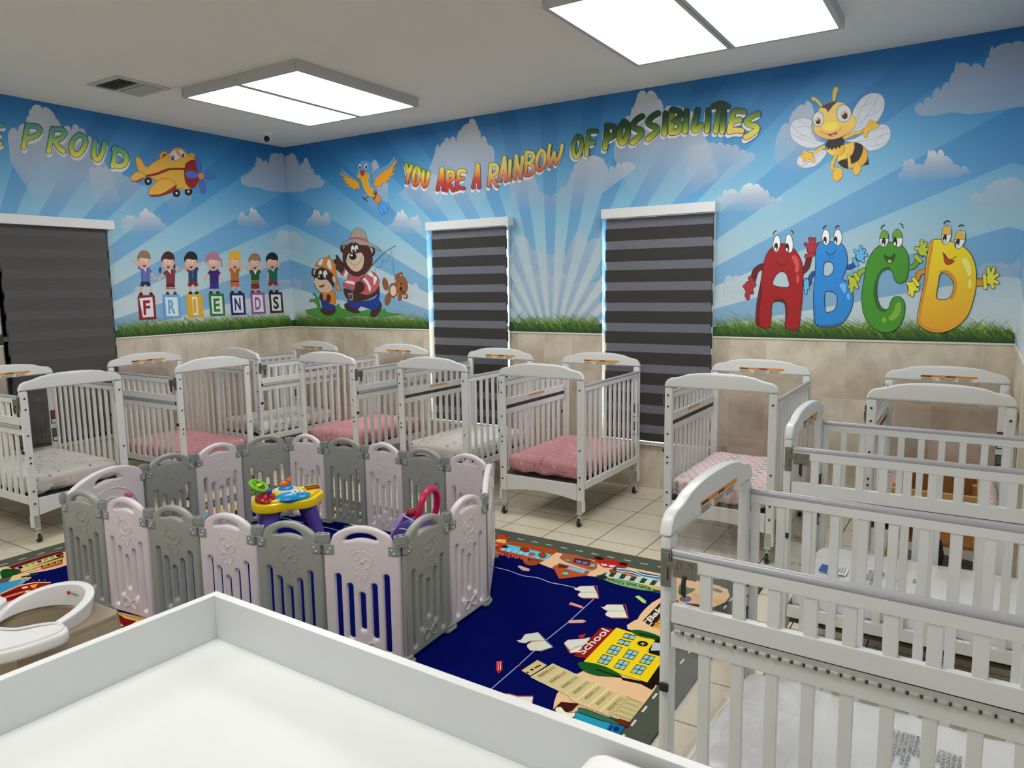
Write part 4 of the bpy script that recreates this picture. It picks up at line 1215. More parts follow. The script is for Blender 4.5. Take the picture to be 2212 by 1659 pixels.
# changing pad, only its rounded corner peeps in
pad = MB()
o_ = []
for cx, cy, a0 in ((0.22, 0.21, 0), (-0.22, 0.21, PI / 2), (-0.22, -0.21, PI), (0.22, -0.21, 1.5 * PI)): o_ += arc_pts(cx, cy, 0.028, a0, a0 + PI / 2, 6)
pad.plate(o_, [], 0.086, 0.010, lambda a, c, n: (a, c, 0.044 + n))
po = pad.build('changing_pad', M['white'], loc=(6.022, -4.772, 0.8530)); po.rotation_euler = (0, 0, math.radians(-1.5))
tag(po, 'white pad with rounded corner lying in the changing table tray at the bottom edge', 'changing pad')

# ================================================================== wooden high chair behind the cribs at right
def wood_chair():
    r = empty('wooden_high_chair', (6.10, -1.462, 0)); tag(r, 'brown wooden restaurant style high chair seen through the crib slats at right', 'high chair')
    for sx in (-1, 1):
        for sy in (-1, 1):
            b = MB(); a = Vector((sx * 0.155, sy * 0.115, 0.64)); c = Vector((sx * 0.205, sy * 0.185, 0.0))
            n = (c - a).normalized(); xx = Vector((0, 1, 0)).cross(n).normalized(); yy = n.cross(xx)
            vs = []
            for p in (a, c):
                for u_, v_ in ((-1, -1), (1, -1), (1, 1), (-1, 1)): vs.append(p + xx * u_ * 0.017 + yy * v_ * 0.017 - (Vector((0, 0, 0)) if p is a else Vector((0, 0, min(0, p.z)))))
            b.add(vs, [[0, 1, 2, 3], [7, 6, 5, 4], [0, 4, 5, 1], [1, 5, 6, 2], [2, 6, 7, 3], [3, 7, 4, 0]]); b.build('leg', M['wood'], r, flat=True)
    for sx in (-1, 1): MB().box((sx * 0.17 - 0.014, -0.16, 0.635), (sx * 0.17 + 0.014, 0.16, 0.675), 0.006).build('arm_rail', M['wood'], r)
    MB().box((-0.184, -0.178, 0.600), (0.184, -0.155, 0.655), 0.006).build('front_rail', M['wood'], r)
    MB().box((-0.175, -0.150, 0.395), (0.175, 0.14, 0.415), 0.005).build('seat', M['wood2'], r)
    b = MB(); b.box((-0.155, 0.135, 0.42), (0.155, 0.152, 0.74), 0.008); b.build('backrest', M['wood2'], r)
    for sx in (-1, 1): MB().box((sx * 0.172 - 0.008, -0.12, 0.44), (sx * 0.172 + 0.008, 0.12, 0.63), 0.004).build('side_panel', M['wood2'], r)
    MB().box((-0.185, -0.165, 0.495), (0.185, -0.150, 0.535), 0.004).build('cross_rail', M['wood'], r)
    MB().box((-0.215, -0.185, 0.18), (0.215, -0.170, 0.215), 0.004).build('foot_rail', M['wood'], r)
    b = MB(); b.tube([(0.02, -0.14, 0.42), (0.035, -0.17, 0.36), (0.03, -0.175, 0.29), (0.0, -0.178, 0.25)], 0.012, 8); b.box((-0.03, -0.185, 0.235), (0.02, -0.168, 0.262), 0.004); b.build('safety_strap', M['black'], r)
wood_chair()
# ================================================================== printed mural
LET = {
 'A': [[(0, 1), (.35, .45), (.62, 0)], [(.66, 0), (.74, .5), (.80, 1)], [(.26, .72), (.76, .66)]],
 'B': [[(.05, 1), (.15, 0)], [(.15, 0), (.75, .03), (.92, .20), (.62, .42), (.22, .50)], [(.3, .48), (.88, .60), (.90, .80), (.60, .97), (.05, 1)]],
 'D': [[(.05, 1), (.18, .5), (.20, 0)], [(.12, .08), (.65, .15), (1, .45), (.95, .80), (.60, 1), (.05, .93)]],
 'E': [[(1, .04), (.55, 0), (.30, .08), (.18, .5), (.0, 1)], [(.20, .5), (.72, .42)], [(0, 1), (.40, .92), (.85, .94)]],
 'F': [[(1, .02), (.45, .02), (.30, .1), (.15, .55), (.10, 1)], [(.18, .55), (.72, .50)]],
 'I': [[(.68, 0), (.50, .5), (.25, 1)]],
 'L': [[(.60, 0), (.30, .5), (.12, .92), (.45, .97), (1, .74)]],
 'N': [[(0, 1), (.22, 0)], [(.22, 0), (.45, .5), (.68, .98)], [(.68, .98), (.98, .05)]],
 'O': [[(.55, .02), (.15, .30), (.0, .70), (.22, .98), (.62, .92), (1, .50), (.90, .14), (.55, .02)]],
 'P': [[(0, 1), (.12, .5), (.22, 0)], [(.22, .02), (.80, .05), (1, .25), (.75, .48), (.14, .60)]],
 'R': [[(0, 1), (.12, .5), (.22, 0)], [(.22, .02), (.78, .05), (.95, .25), (.70, .45), (.14, .56)], [(.35, .55), (.60, .82), (.88, 1)]],
 'S': [[(.92, .05), (.40, .18), (.05, .38), (.35, .50), (.78, .55), (.80, .70), (.40, .88), (.02, 1)]],
 'T': [[(.02, .10), (.50, .0), (.98, .10)], [(.45, .05), (.30, .5), (.16, 1)]],
 'U': [[(.12, 0), (.0, .55), (.12, .92), (.42, 1), (.78, .65), (.98, .12)]],
 'W': [[(.10, 0), (.0, .5), (.08, 1)], [(.08, 1), (.42, .35)], [(.42, .35), (.52, .88)], [(.52, .88), (.85, .45), (1, 0)]],
 'Y': [[(.02, 0), (.28, .42)], [(.98, .06), (.45, .5), (.12, 1)]],
}
def grad(stops):
    def f(t):
        t = max(0, min(1, t))
        for (a, ca), (b, cb) in zip(stops, stops[1:]):
            if t <= b:
                k = (t - a) / (b - a); return tuple(ca[i] * (1 - k) + cb[i] * k for i in range(3))
        return stops[-1][1]
    return f
def lettering(d, items, wd, ol, stops, sh):
    g = grad(stops)
    def place(ch, x0, y0, x1, y1, dx, dy, T=0):
        i = wd / 2
        out = []
        for st in LET[ch]:
            out.append([(x0 + i + (x1 - x0 - 2 * i) * p[0] + dx, y0 + i + (y1 - y0 - 2 * i) * p[1] + dy) for p in st])
        return out
    for it in items: d.brush(place(*it, sh[0], sh[1] * .85), wd + ol, S(220, 226, 230))
    for k, it in enumerate(items):
        d.brush(place(*it, 0, 0), wd + ol * 2, S(22, 20, 18))
        y0, y1 = it[2], it[4]
        d.brush(place(*it, 0, 0), wd, lambda w_, p, y0=y0, y1=y1: g((p[1] - y0) / (y1 - y0)))

BK = S(18, 16, 16)
d = Dec('back')
d.frame(5.821, 860, 320)
Yg = S(120, 170, 30); Yy = S(245, 232, 60); Or = S(240, 150, 50); Rd = S(205, 50, 35); Dr = S(165, 25, 30)
lettering(d, [('Y', 80, 180, 192, 455), ('O', 170, 210, 287, 488), ('U', 290, 255, 405, 502)], 40, 6, [(0, Yg), (.3, Yy), (.6, Or), (1, Rd)], (-6, 42))
lettering(d, [('A', 475, 235, 605, 545), ('R', 585, 268, 725, 555), ('E', 708, 262, 862, 542), ('A', 922, 190, 1058, 518)], 42, 6, [(0, Yy), (.35, Or), (.6, Rd), (1, Dr)], (-6, 42))
lettering(d, [('R', 1120, 180, 1277, 498), ('A', 1252, 95, 1395, 435), ('I', 1365, 135, 1442, 418), ('N', 1440, 75, 1590, 405), ('B', 1575, 30, 1735, 362), ('O', 1720, -5, 1867, 302), ('W', 1870, -60, 2085, 250)], 42, 6, [(0, S(225, 225, 95)), (.45, S(236, 205, 100)), (.7, S(225, 140, 85)), (1, S(190, 75, 60))], (-6, 42))
d.frame(4.809, 1220, 200)
G1 = S(22, 62, 34); G2 = S(70, 115, 40); G3 = S(150, 170, 50); G4 = S(226, 220, 80)
lettering(d, [('O', 65, 425, 197, 690), ('F', 195, 375, 347, 668)], 42, 6, [(0, G1), (.3, G2), (.65, G3), (1, S(236, 205, 100))], (-12, 36))
lettering(d, [('P', 390, 315, 552, 602), ('O', 540, 270, 682, 550), ('S', 675, 205, 838, 547), ('S', 833, 175, 1002, 512), ('I', 998, 190, 1087, 452), ('B', 1068, 155, 1237, 442), ('I', 1212, 165, 1307, 428), ('L', 1300, 155, 1445, 422), ('I', 1440, 155, 1532, 422), ('I', 1596, 165, 1692, 430), ('T', 1515, 88, 1724, 428)], 54, 7, [(0, G1), (.28, G1), (.55, G2), (.8, G3), (1, G4)], (-12, 40))
lettering(d, [('E', 1680, 160, 1888, 437), ('S', 1850, 178, 2047, 492)], 56, 6, [(0, S(50, 95, 50)), (.4, G3), (.7, S(232, 222, 80)), (1, S(240, 190, 90))], (-12, 40))
d.build('mural_lettering', M['print'], wall_back)

def limb(d, pts, w_, c, ol=4, smooth=5, oc=BK):
    q = cat_open(pts, smooth) if len(pts) > 2 else pts
    for ww, cc in ((w_ + ol * 2, oc), (w_, c)):
        d.stroke(q, ww, cc)
        for e in (q[0], q[-1]): d.ell(e[0], e[1], ww / 2, ww / 2, cc, n=14)
def hand(d, cx, cy, rx, ry, tips, fw, c, ol=4, oc=BK):
    for o_, cc in ((ol, oc), (0, c)):
        if o_: d.ell(cx, cy, rx + o_, ry + o_, cc)
        for t in tips:
            if o_ == 0:      # thin crease between neighbouring fingers
                d.stroke([(cx, cy), t], fw + ol * .7, oc); d.ell(t[0], t[1], fw / 2 + ol * .35, fw / 2 + ol * .35, oc, n=12)
            d.stroke([(cx, cy), t], fw + 2 * o_, cc); d.ell(t[0], t[1], fw / 2 + o_, fw / 2 + o_, cc, n=12)
    d.ell(cx, cy, rx * .92, ry * .92, c)
def eye(d, x, y, rx, ry, px, py, pr, rot=0, lid=None):
    d.ell(x, y, rx, ry, S(246, 246, 246), rot, line=BK, lw=4)
    if lid: d.poly([(x + rx * math.cos(a) * .95, y + ry * math.sin(a) * .95) for a in [PI + i * PI / 10 for i in range(11)]], lid, line=BK, lw=3)
    d.ell(px, py, pr, pr * 2.3, BK, rot); d.ell(px - pr * .2, py + pr * 1.1, pr * .5, pr * .9, S(250, 250, 250), rot)

# ---- four letters with faces and gloves
d = Dec('back'); d.frame(3.687, 1580, 460)
LW = 5
rc, rdk, rg = S(166, 18, 24), S(104, 18, 22), S(182, 40, 56)
limb(d, [(245, 425), (195, 460), (168, 545)], 42, rdk)
hand(d, 140, 590, 34, 45, [(105, 585), (120, 660), (130, 680), (165, 635)], 24, rg)
limb(d, [(150, 520), (180, 575)], 30, rg)
limb(d, [(560, 470), (600, 430), (618, 360)], 42, rdk)
hand(d, 640, 290, 38, 42, [(592, 250), (628, 205), (660, 208), (688, 250), (686, 318)], 24, rg)
limb(d, [(598, 345), (648, 330)], 30, rg)
Ao = [(395, 243), (340, 262), (285, 320), (255, 410), (235, 540), (205, 700), (192, 840), (200, 890), (250, 915), (300, 912), (315, 860), (322, 740), (345, 708), (400, 708), (428, 740), (432, 850), (425, 900), (455, 928), (515, 932), (540, 905), (552, 800), (568, 640), (572, 480), (560, 390), (525, 320), (470, 262)]
Ah = [(335, 575), (345, 510), (385, 470), (430, 478), (452, 530), (452, 590)]
d.poly(Ao, rc, 4, [Ah], line=BK, lw=LW)
d.poly([(232, 560), (212, 700), (200, 840), (205, 885), (230, 900), (222, 800), (245, 640)], rdk, 3)
d.poly([(345, 690), (400, 680), (440, 720), (445, 830), (428, 880), (428, 740), (400, 706), (345, 706)], rdk, 3)
d.poly([(480, 345), (510, 340), (535, 380), (540, 440), (525, 475), (505, 465), (508, 420), (490, 380)], S(218, 80, 80), 3); d.ell(528, 525, 12, 36, S(218, 80, 80))
eye(d, 360, 245, 29, 68, 355, 272, 15, .08); eye(d, 460, 243, 31, 75, 445, 275, 15, -.08)
d.stroke([(333, 172), (342, 150), (360, 142)], 8, BK, smooth=3); d.stroke([(470, 138), (488, 148), (494, 170)], 8, BK, smooth=3)
d.stroke([(350, 380), (370, 408), (400, 420), (430, 405), (448, 372)], 5, BK, smooth=4)
bc, bd, bg = S(40, 140, 220), S(25, 80, 170), S(95, 190, 235)
limb(d, [(655, 480), (632, 510), (620, 560)], 30, bd); hand(d, 597, 560, 22, 40, [(582, 600), (592, 640), (612, 600)], 18, bg)
limb(d, [(905, 430), (950, 430), (985, 405)], 34, bd); hand(d, 1025, 345, 34, 40, [(985, 300), (1030, 270), (1058, 295), (1075, 335), (1050, 385)], 22, bg); limb(d, [(975, 370), (1000, 415)], 26, bg)
Bo = [(720, 228), (690, 250), (672, 300), (668, 450), (655, 620), (655, 780), (665, 880), (700, 905), (790, 905), (870, 885), (930, 820), (965, 730), (965, 620), (930, 550), (885, 522), (918, 440), (922, 340), (895, 265), (840, 232)]
d.poly(Bo, bc, 4, [[(745, 395), (790, 390), (815, 430), (800, 480), (760, 505), (735, 490), (735, 430)], [(745, 640), (790, 625), (835, 650), (842, 710), (820, 770), (775, 790), (748, 775)]], line=BK, lw=LW)
d.poly([(670, 700), (662, 860), (700, 888), (800, 888), (880, 860), (935, 790), (870, 870), (790, 895), (700, 895), (668, 878)], bd, 3)
d.poly([(860, 575), (890, 560), (915, 580), (905, 640), (885, 620)], S(120, 190, 240), 3); d.ell(932, 665, 13, 28, S(120, 190, 240))
eye(d, 752, 195, 31, 64, 745, 220, 14); eye(d, 848, 195, 33, 64, 830, 218, 14)
d.stroke([(730, 128), (740, 108), (758, 100)], 8, BK, smooth=3); d.stroke([(828, 122), (840, 104), (860, 104)], 8, BK, smooth=3)
d.stroke([(752, 305), (770, 328), (795, 333), (818, 318), (830, 295)], 5, BK, smooth=4); d.stroke([(770, 355), (780, 363), (790, 355)], 4, BK)
gc, gd, gg = S(70, 150, 40), S(40, 105, 35), S(190, 205, 50)
limb(d, [(1070, 450), (1030, 470), (1005, 510)], 34, S(150, 190, 55)); hand(d, 968, 550, 34, 42, [(935, 510), (940, 590), (955, 625), (1000, 590)], 24, gg); limb(d, [(985, 490), (1010, 530)], 28, gg)
limb(d, [(1405, 435), (1450, 425), (1480, 385)], 36, S(110, 165, 50)); hand(d, 1520, 300, 36, 44, [(1468, 280), (1515, 225), (1548, 240), (1570, 290), (1560, 345)], 24, gg); limb(d, [(1468, 345), (1505, 385)], 28, gg)
Co = [(1235, 235), (1150, 280), (1085, 380), (1060, 500), (1038, 650), (1050, 790), (1100, 890), (1180, 945), (1260, 950), (1330, 910), (1375, 820), (1380, 720), (1345, 670), (1295, 672), (1268, 710), (1255, 755), (1220, 768), (1180, 730), (1158, 640), (1165, 540), (1200, 465), (1245, 445), (1280, 470), (1305, 540), (1345, 560), (1390, 535), (1410, 460), (1410, 350), (1370, 270), (1300, 238)]
d.poly(Co, gc, 4, line=BK, lw=LW)
d.poly([(1155, 620), (1165, 700), (1200, 770), (1250, 760), (1215, 790), (1165, 760), (1135, 680), (1135, 580), (1170, 480), (1225, 430), (1270, 440), (1200, 470), (1165, 545)], gd, 3)
d.poly([(1310, 730), (1340, 710), (1352, 760), (1330, 820), (1280, 858), (1252, 835), (1290, 790)], S(130, 185, 60), 3); d.ell(1214, 852, 18, 22, S(130, 185, 60))
eye(d, 1216, 205, 36, 70, 1212, 235, 16, .1, lid=S(110, 170, 50)); eye(d, 1323, 200, 40, 72, 1305, 228, 16, -.1, lid=S(110, 170, 50))
d.stroke([(1190, 130), (1202, 105), (1222, 96)], 8, BK, smooth=3); d.stroke([(1340, 84), (1360, 95), (1366, 120)], 8, BK, smooth=3)
d.poly([(1215, 330), (1260, 355), (1305, 322), (1285, 385), (1258, 402), (1235, 385)], S(30, 95, 40), 3, line=BK, lw=4); d.ell(1260, 385, 16, 12, S(215, 205, 60))
yc, yd, yg = S(246, 206, 32), S(220, 150, 40), S(236, 228, 60)
limb(d, [(1545, 465), (1500, 475), (1480, 520)], 36, yd); hand(d, 1440, 590, 36, 46, [(1405, 560), (1415, 640), (1440, 655), (1480, 610)], 25, yg); limb(d, [(1450, 525), (1485, 570)], 28, yg)
limb(d, [(1945, 555), (2005, 552)], 54, yd); hand(d, 2060, 530, 40, 42, [(2045, 440), (2090, 445), (2118, 492), (2120, 555), (2082, 590)], 25, yg); limb(d, [(2015, 500), (2022, 595)], 28, yg)
Do = [(1600, 215), (1575, 260), (1550, 400), (1535, 550), (1500, 720), (1480, 850), (1500, 900), (1580, 945), (1680, 952), (1790, 910), (1880, 820), (1925, 700), (1948, 580), (1945, 430), (1900, 320), (1820, 250), (1720, 220), (1650, 210)]
ygr = lambda w_, p: grad([(0, S(250, 225, 30)), (1, S(240, 170, 45))])((p[1] - 215) / 720)
d.poly(Do, ygr, 4, [[(1665, 480), (1720, 490), (1765, 550), (1765, 620), (1730, 680), (1665, 690), (1632, 670), (1645, 580)]], line=BK, lw=LW)
d.poly([(1590, 240), (1612, 225), (1580, 420), (1560, 560), (1520, 740), (1510, 870), (1600, 920), (1700, 935), (1600, 940), (1500, 892), (1488, 850), (1505, 720), (1540, 550), (1558, 400)], yd, 3)
d.poly([(1655, 465), (1720, 455), (1785, 520), (1795, 610), (1760, 690), (1740, 680), (1768, 620), (1768, 550), (1720, 488)], yd, 3)
d.poly([(1835, 365), (1865, 360), (1900, 400), (1910, 480), (1885, 500), (1868, 450), (1845, 410)], S(250, 240, 120), 3); d.ell(1898, 563, 14, 38, S(250, 240, 120))
eye(d, 1713, 175, 38, 78, 1698, 205, 16, .2, lid=S(236, 190, 70)); eye(d, 1820, 212, 40, 78, 1800, 240, 16, .3, lid=S(236, 190, 70))
d.stroke([(1690, 90), (1708, 65), (1732, 64), (1738, 75)], 9, BK, smooth=3); d.stroke([(1808, 110), (1830, 95), (1852, 105)], 9, BK, smooth=3)
d.poly([(1690, 320), (1730, 370), (1775, 378), (1755, 402), (1722, 412), (1700, 395)], S(190, 60, 30), 3, line=BK, lw=4); d.stroke([(1680, 312), (1700, 340), (1740, 372), (1790, 345)], 5, BK, smooth=4)
d.build('mural_alphabet_figures', M['print'], wall_back)

# ---- bee
d = Dec('back'); d.frame(7.212, 1680, 170)
OG = S(110, 80, 40); W_ = S(214, 220, 228); YB = S(246, 214, 90); YO = S(232, 168, 50); GL = S(110, 112, 125)
for wg in ([(1160, 560), (1200, 450), (1300, 310), (1420, 235), (1540, 225), (1630, 270), (1665, 370), (1640, 520), (1540, 680), (1380, 800), (1180, 890), (1050, 900), (1130, 780)],
           [(1050, 960), (1200, 930), (1400, 800), (1560, 720), (1680, 715), (1750, 790), (1755, 900), (1690, 1020), (1560, 1100), (1420, 1125), (1340, 1060), (1200, 1010)],
           [(740, 990), (600, 950), (520, 740), (540, 660), (430, 610), (300, 625), (210, 700), (188, 820), (220, 930), (320, 1020), (450, 1075), (600, 1070)],
           [(760, 1120), (640, 1110), (470, 1130), (350, 1190), (295, 1280), (320, 1350), (420, 1390), (560, 1370), (660, 1300), (740, 1200)]):
    d.poly(wg, W_, 4, line=GL, lw=5)
for v in ([(1100, 880), (1260, 560), (1450, 250)], [(1180, 840), (1380, 590), (1590, 250)], [(1200, 470), (1310, 435), (1490, 370)], [(1370, 600), (1560, 515), (1640, 380)], [(1490, 530), (1530, 340)], [(1260, 560), (1300, 690)],
          [(1060, 970), (1270, 900), (1480, 820), (1700, 750)], [(1080, 990), (1400, 960), (1660, 870), (1755, 850)], [(1500, 990), (1660, 870)], [(1350, 1050), (1540, 1040), (1700, 980)],
          [(740, 980), (560, 850), (430, 700), (300, 630)], [(740, 1000), (520, 940), (330, 840), (210, 720)], [(190, 850), (400, 950), (640, 1020)], [(280, 770), (400, 740), (520, 760)], [(520, 820), (530, 910)], [(300, 900), (440, 885)],
          [(740, 1130), (560, 1240), (400, 1370)], [(640, 1150), (450, 1330), (330, 1350)], [(350, 1210), (480, 1290), (600, 1320)]):
    d.stroke(v, 4, GL, smooth=4)
d.poly([(700, 430), (640, 340), (560, 280), (520, 300), (540, 340), (600, 360), (670, 440)], YB, 3, line=OG, lw=5); d.poly([(860, 370), (850, 260), (870, 150), (915, 125), (945, 160), (920, 230), (885, 370)], YB, 3, line=OG, lw=5)
# abdomen with bands
d.poly([(1320, 1360), (1380, 1250), (1400, 1190), (1422, 1335)], BK)
d.poly([(930, 1250), (1000, 1060), (1120, 1000), (1250, 1000), (1350, 1070), (1400, 1180), (1380, 1290), (1290, 1370), (1160, 1400), (1040, 1390), (960, 1330)], lambda w_, p: grad([(0, YB), (1, YO)])((p[0] - 930) / 450), 4, line=OG, lw=5)
d.poly([(1195, 1000), (1270, 1005), (1330, 1060), (1310, 1180), (1240, 1290), (1150, 1320), (1060, 1250), (1150, 1190), (1195, 1080)], BK, 3)
d.poly([(945, 1290), (1075, 1255), (1100, 1395), (1030, 1385), (975, 1345)], BK, 3)
d.ell(905, 1090, 145, 118, lambda w_, p: grad([(0, YB), (1, YO)])((p[0] - 760) / 290), line=OG, lw=5)
d.poly([(730, 1075), (760, 980), (830, 930), (960, 900), (1020, 920), (1050, 990), (1030, 1000), (1020, 1045), (995, 1030), (965, 1085), (930, 1060), (910, 1105), (875, 1075), (845, 1120), (815, 1080), (785, 1115), (765, 1060)], BK)
# arms, hands, legs
yb = S(240, 190, 60)
limb(d, [(720, 1060), (600, 1130), (520, 1180)], 42, yb, 4, oc=OG); hand(d, 490, 1200, 62, 58, [(420, 1140), (380, 1205), (415, 1280), (560, 1275)], 52, yb, 4, OG)
limb(d, [(1040, 920), (1180, 860), (1320, 820)], 44, yb, 4, oc=OG); hand(d, 1370, 810, 55, 45, [(1450, 670), (1510, 690), (1555, 730), (1370, 890)], 56, yb, 4, OG)
limb(d, [(900, 1210), (850, 1330), (850, 1400), (960, 1400)], 46, yb, 4, oc=OG); d.ell(930, 1490, 80, 110, yb, .3, line=OG, lw=5)
limb(d, [(1100, 1185), (1115, 1290), (1130, 1370), (1240, 1310)], 44, yb, 4, oc=OG); d.ell(1230, 1405, 62, 100, yb, .15, line=OG, lw=5)
# head
d.poly([(700, 420), (800, 370), (940, 360), (1080, 410), (1150, 500), (1165, 570), (1215, 630), (1215, 720), (1140, 820), (1010, 900), (870, 945), (740, 935), (620, 880), (560, 800), (565, 740), (570, 640), (610, 520)], lambda w_, p: grad([(0, S(250, 226, 130)), (.6, S(247, 208, 90)), (1, S(238, 175, 90))])((p[1] - 360) / 580), 4, line=OG, lw=5)
d.poly([(680, 445), (760, 390), (860, 362), (930, 360), (860, 420), (785, 518), (750, 465)], S(80, 66, 60), 2)
eye_w = S(224, 230, 240)
d.ell(632, 630, 86, 116, eye_w, .06, line=S(60, 55, 60), lw=8); d.ell(632, 655, 52, 60, S(236, 180, 120)); d.ell(628, 668, 36, 42, S(40, 34, 30)); d.ell(612, 640, 14, 14, eye_w)
d.ell(1028, 540, 116, 136, eye_w, .0, line=S(60, 55, 60), lw=8); d.ell(1040, 565, 60, 66, S(236, 180, 120)); d.ell(1044, 580, 44, 50, S(40, 34, 30)); d.ell(1018, 548, 15, 15, eye_w)
d.ell(820, 735, 120, 78, S(250, 228, 90), -.1); d.stroke([(700, 700), (790, 668), (930, 665)], 4, S(190, 120, 50), smooth=4)
d.poly([(775, 860), (850, 855), (925, 830), (905, 880), (860, 905), (815, 895)], S(110, 50, 45), 2); d.ell(868, 882, 38, 20, S(232, 140, 150), -.3)
d.stroke([(650, 810), (740, 858), (850, 855), (960, 800), (1005, 740)], 7, S(150, 90, 40), smooth=4)
d.build('mural_bee', M['print'], wall_back)

# ---- bird
d = Dec('back'); d.frame(3.771, 600, 280)
BB = S(95, 170, 228); BL = S(40, 70, 130); BO = S(240, 170, 40); BD = S(130, 75, 25)
for w_ in ([(760, 400), (800, 330), (880, 290), (930, 240), (955, 208), (958, 235), (940, 290), (880, 350), (800, 390), (775, 440)], [(640, 400), (590, 370), (540, 330), (510, 303), (520, 345), (560, 385), (640, 420)]): d.poly(w_, BB, 3, line=BL, lw=3)
d.poly([(780, 450), (790, 400), (850, 345), (920, 300), (968, 238), (972, 262), (935, 320), (970, 300), (925, 352), (960, 358), (905, 388), (930, 398), (880, 415), (895, 432), (850, 435), (840, 462), (800, 465)], BO, 0, line=BD, lw=3)
d.poly([(672, 480), (660, 430), (600, 395), (540, 370), (500, 335), (515, 372), (550, 395), (520, 392), (560, 425), (530, 430), (585, 452), (560, 465), (610, 470), (605, 490), (650, 480)], BO, 0, line=BD, lw=3)
d.poly([(775, 540), (810, 525), (850, 575), (830, 620), (800, 590)], S(232, 140, 50), 2, line=BD, lw=3)
for f in ([(820, 615), (845, 580), (905, 610), (905, 640), (870, 640)], [(815, 620), (840, 690), (865, 685), (855, 630)], [(825, 610), (860, 605), (900, 660), (880, 682), (862, 660)]): d.poly(f, S(80, 165, 235), 3, line=BL, lw=3)
d.poly([(650, 330), (655, 285), (680, 252), (720, 248), (755, 275), (770, 330), (760, 390), (765, 440), (800, 480), (805, 525), (770, 555), (725, 530), (690, 470), (672, 410), (645, 380)], BB, 3, line=BL, lw=3)
d.poly([(648, 365), (690, 350), (735, 355), (748, 385), (735, 420), (760, 470), (790, 500), (790, 540), (755, 545), (715, 510), (688, 450), (675, 405), (650, 390)], S(232, 175, 50), 3)
for x, y in ((668, 305), (718, 300)): d.ell(x, y, 15, 25, S(245, 245, 245), line=BK, lw=2); d.ell(x + 2, y + 5, 8, 15, BK)
d.poly([(672, 345), (690, 325), (705, 345), (700, 370), (685, 375), (675, 360)], S(195, 45, 35), 2, line=S(110, 20, 20), lw=2)
for L_ in ([(735, 545), (712, 565), (690, 545)], [(712, 565), (732, 588)], [(712, 565), (695, 562)], [(785, 495), (800, 530), (782, 570)], [(800, 530), (808, 505)], [(800, 530), (775, 515)]): d.stroke(L_, 8, S(110, 25, 20))
d.build('mural_bird', M['print'], wall_back)

# ---- plain cartoon bears walking with a fishing rod
d = Dec('back'); d.frame(7.542, 660, 480)
BR = S(74, 42, 30); CRM = S(222, 196, 166); PK = S(205, 92, 100); WH = S(238, 236, 234); BLU = S(30, 60, 150); KH = S(172, 158, 146); GR = S(70, 150, 62); DG = S(30, 100, 45)
for s_ in (1,):
    d.poly([(5, 1440), (60, 1420), (180, 1400), (300, 1380), (480, 1370), (540, 1330), (600, 1410), (900, 1450), (1000, 1430), (1200, 1440), (1290, 1410), (1330, 1470), (1550, 1500), (1400, 1530), (1100, 1540), (800, 1520), (560, 1570), (300, 1560), (60, 1500)], GR, 3, line=DG, lw=5)
    d.poly([(200, 1400), (170, 1330), (110, 1290), (60, 1310), (80, 1255), (150, 1250), (160, 1210), (105, 1175), (160, 1165), (215, 1250), (240, 1400)], GR, 3, line=DG, lw=5)
# big bear legs, trousers, body
d.poly([(640, 1330), (690, 1320), (760, 1380), (870, 1440), (870, 1480), (760, 1470), (670, 1430), (635, 1380)], BR, 3, line=BK, lw=5)
d.poly([(1180, 1290), (1240, 1330), (1230, 1420), (1180, 1500), (1120, 1550), (1060, 1520), (1070, 1450), (1150, 1400)], BR, 3, line=BK, lw=5)
d.poly([(700, 1270), (900, 1290), (1130, 1240), (1190, 1080), (1210, 1150), (1200, 1260), (1220, 1320), (1140, 1440), (1000, 1400), (900, 1370), (850, 1420), (720, 1380), (690, 1320)], BLU, 3, line=BK, lw=5)
d.poly([(620, 1080), (760, 1110), (1000, 1150), (1185, 1040), (1190, 1130), (1080, 1230), (860, 1290), (720, 1280), (650, 1210)], BR, 3, line=BK, lw=5)
d.poly([(690, 850), (800, 880), (960, 880), (1080, 800), (1190, 910), (1195, 1030), (1130, 1130), (1000, 1190), (870, 1150), (760, 1090), (620, 1050), (620, 980), (680, 920)], PK, 3, line=BK, lw=5)
for q in ([(660, 950), (780, 960), (800, 1020), (640, 985)], [(930, 930), (980, 910), (1070, 1060), (1040, 1135), (1000, 1010)], [(1060, 800), (1110, 870), (1100, 900), (1010, 850)], [(1110, 870), (1170, 910), (1120, 1030), (1105, 960)]): d.poly(q, WH, 2, line=BK, lw=3)
d.poly([(700, 850), (620, 870), (570, 840), (620, 740), (700, 800)], PK, 2, line=BK, lw=4); d.poly([(625, 870), (660, 760), (705, 800), (660, 910)], WH, 2, line=BK, lw=3)
d.poly([(590, 830), (530, 790), (480, 740), (500, 700), (470, 660), (460, 610), (500, 600), (490, 540), (520, 540), (560, 600), (600, 650), (630, 740)], BR, 3, line=BK, lw=5)
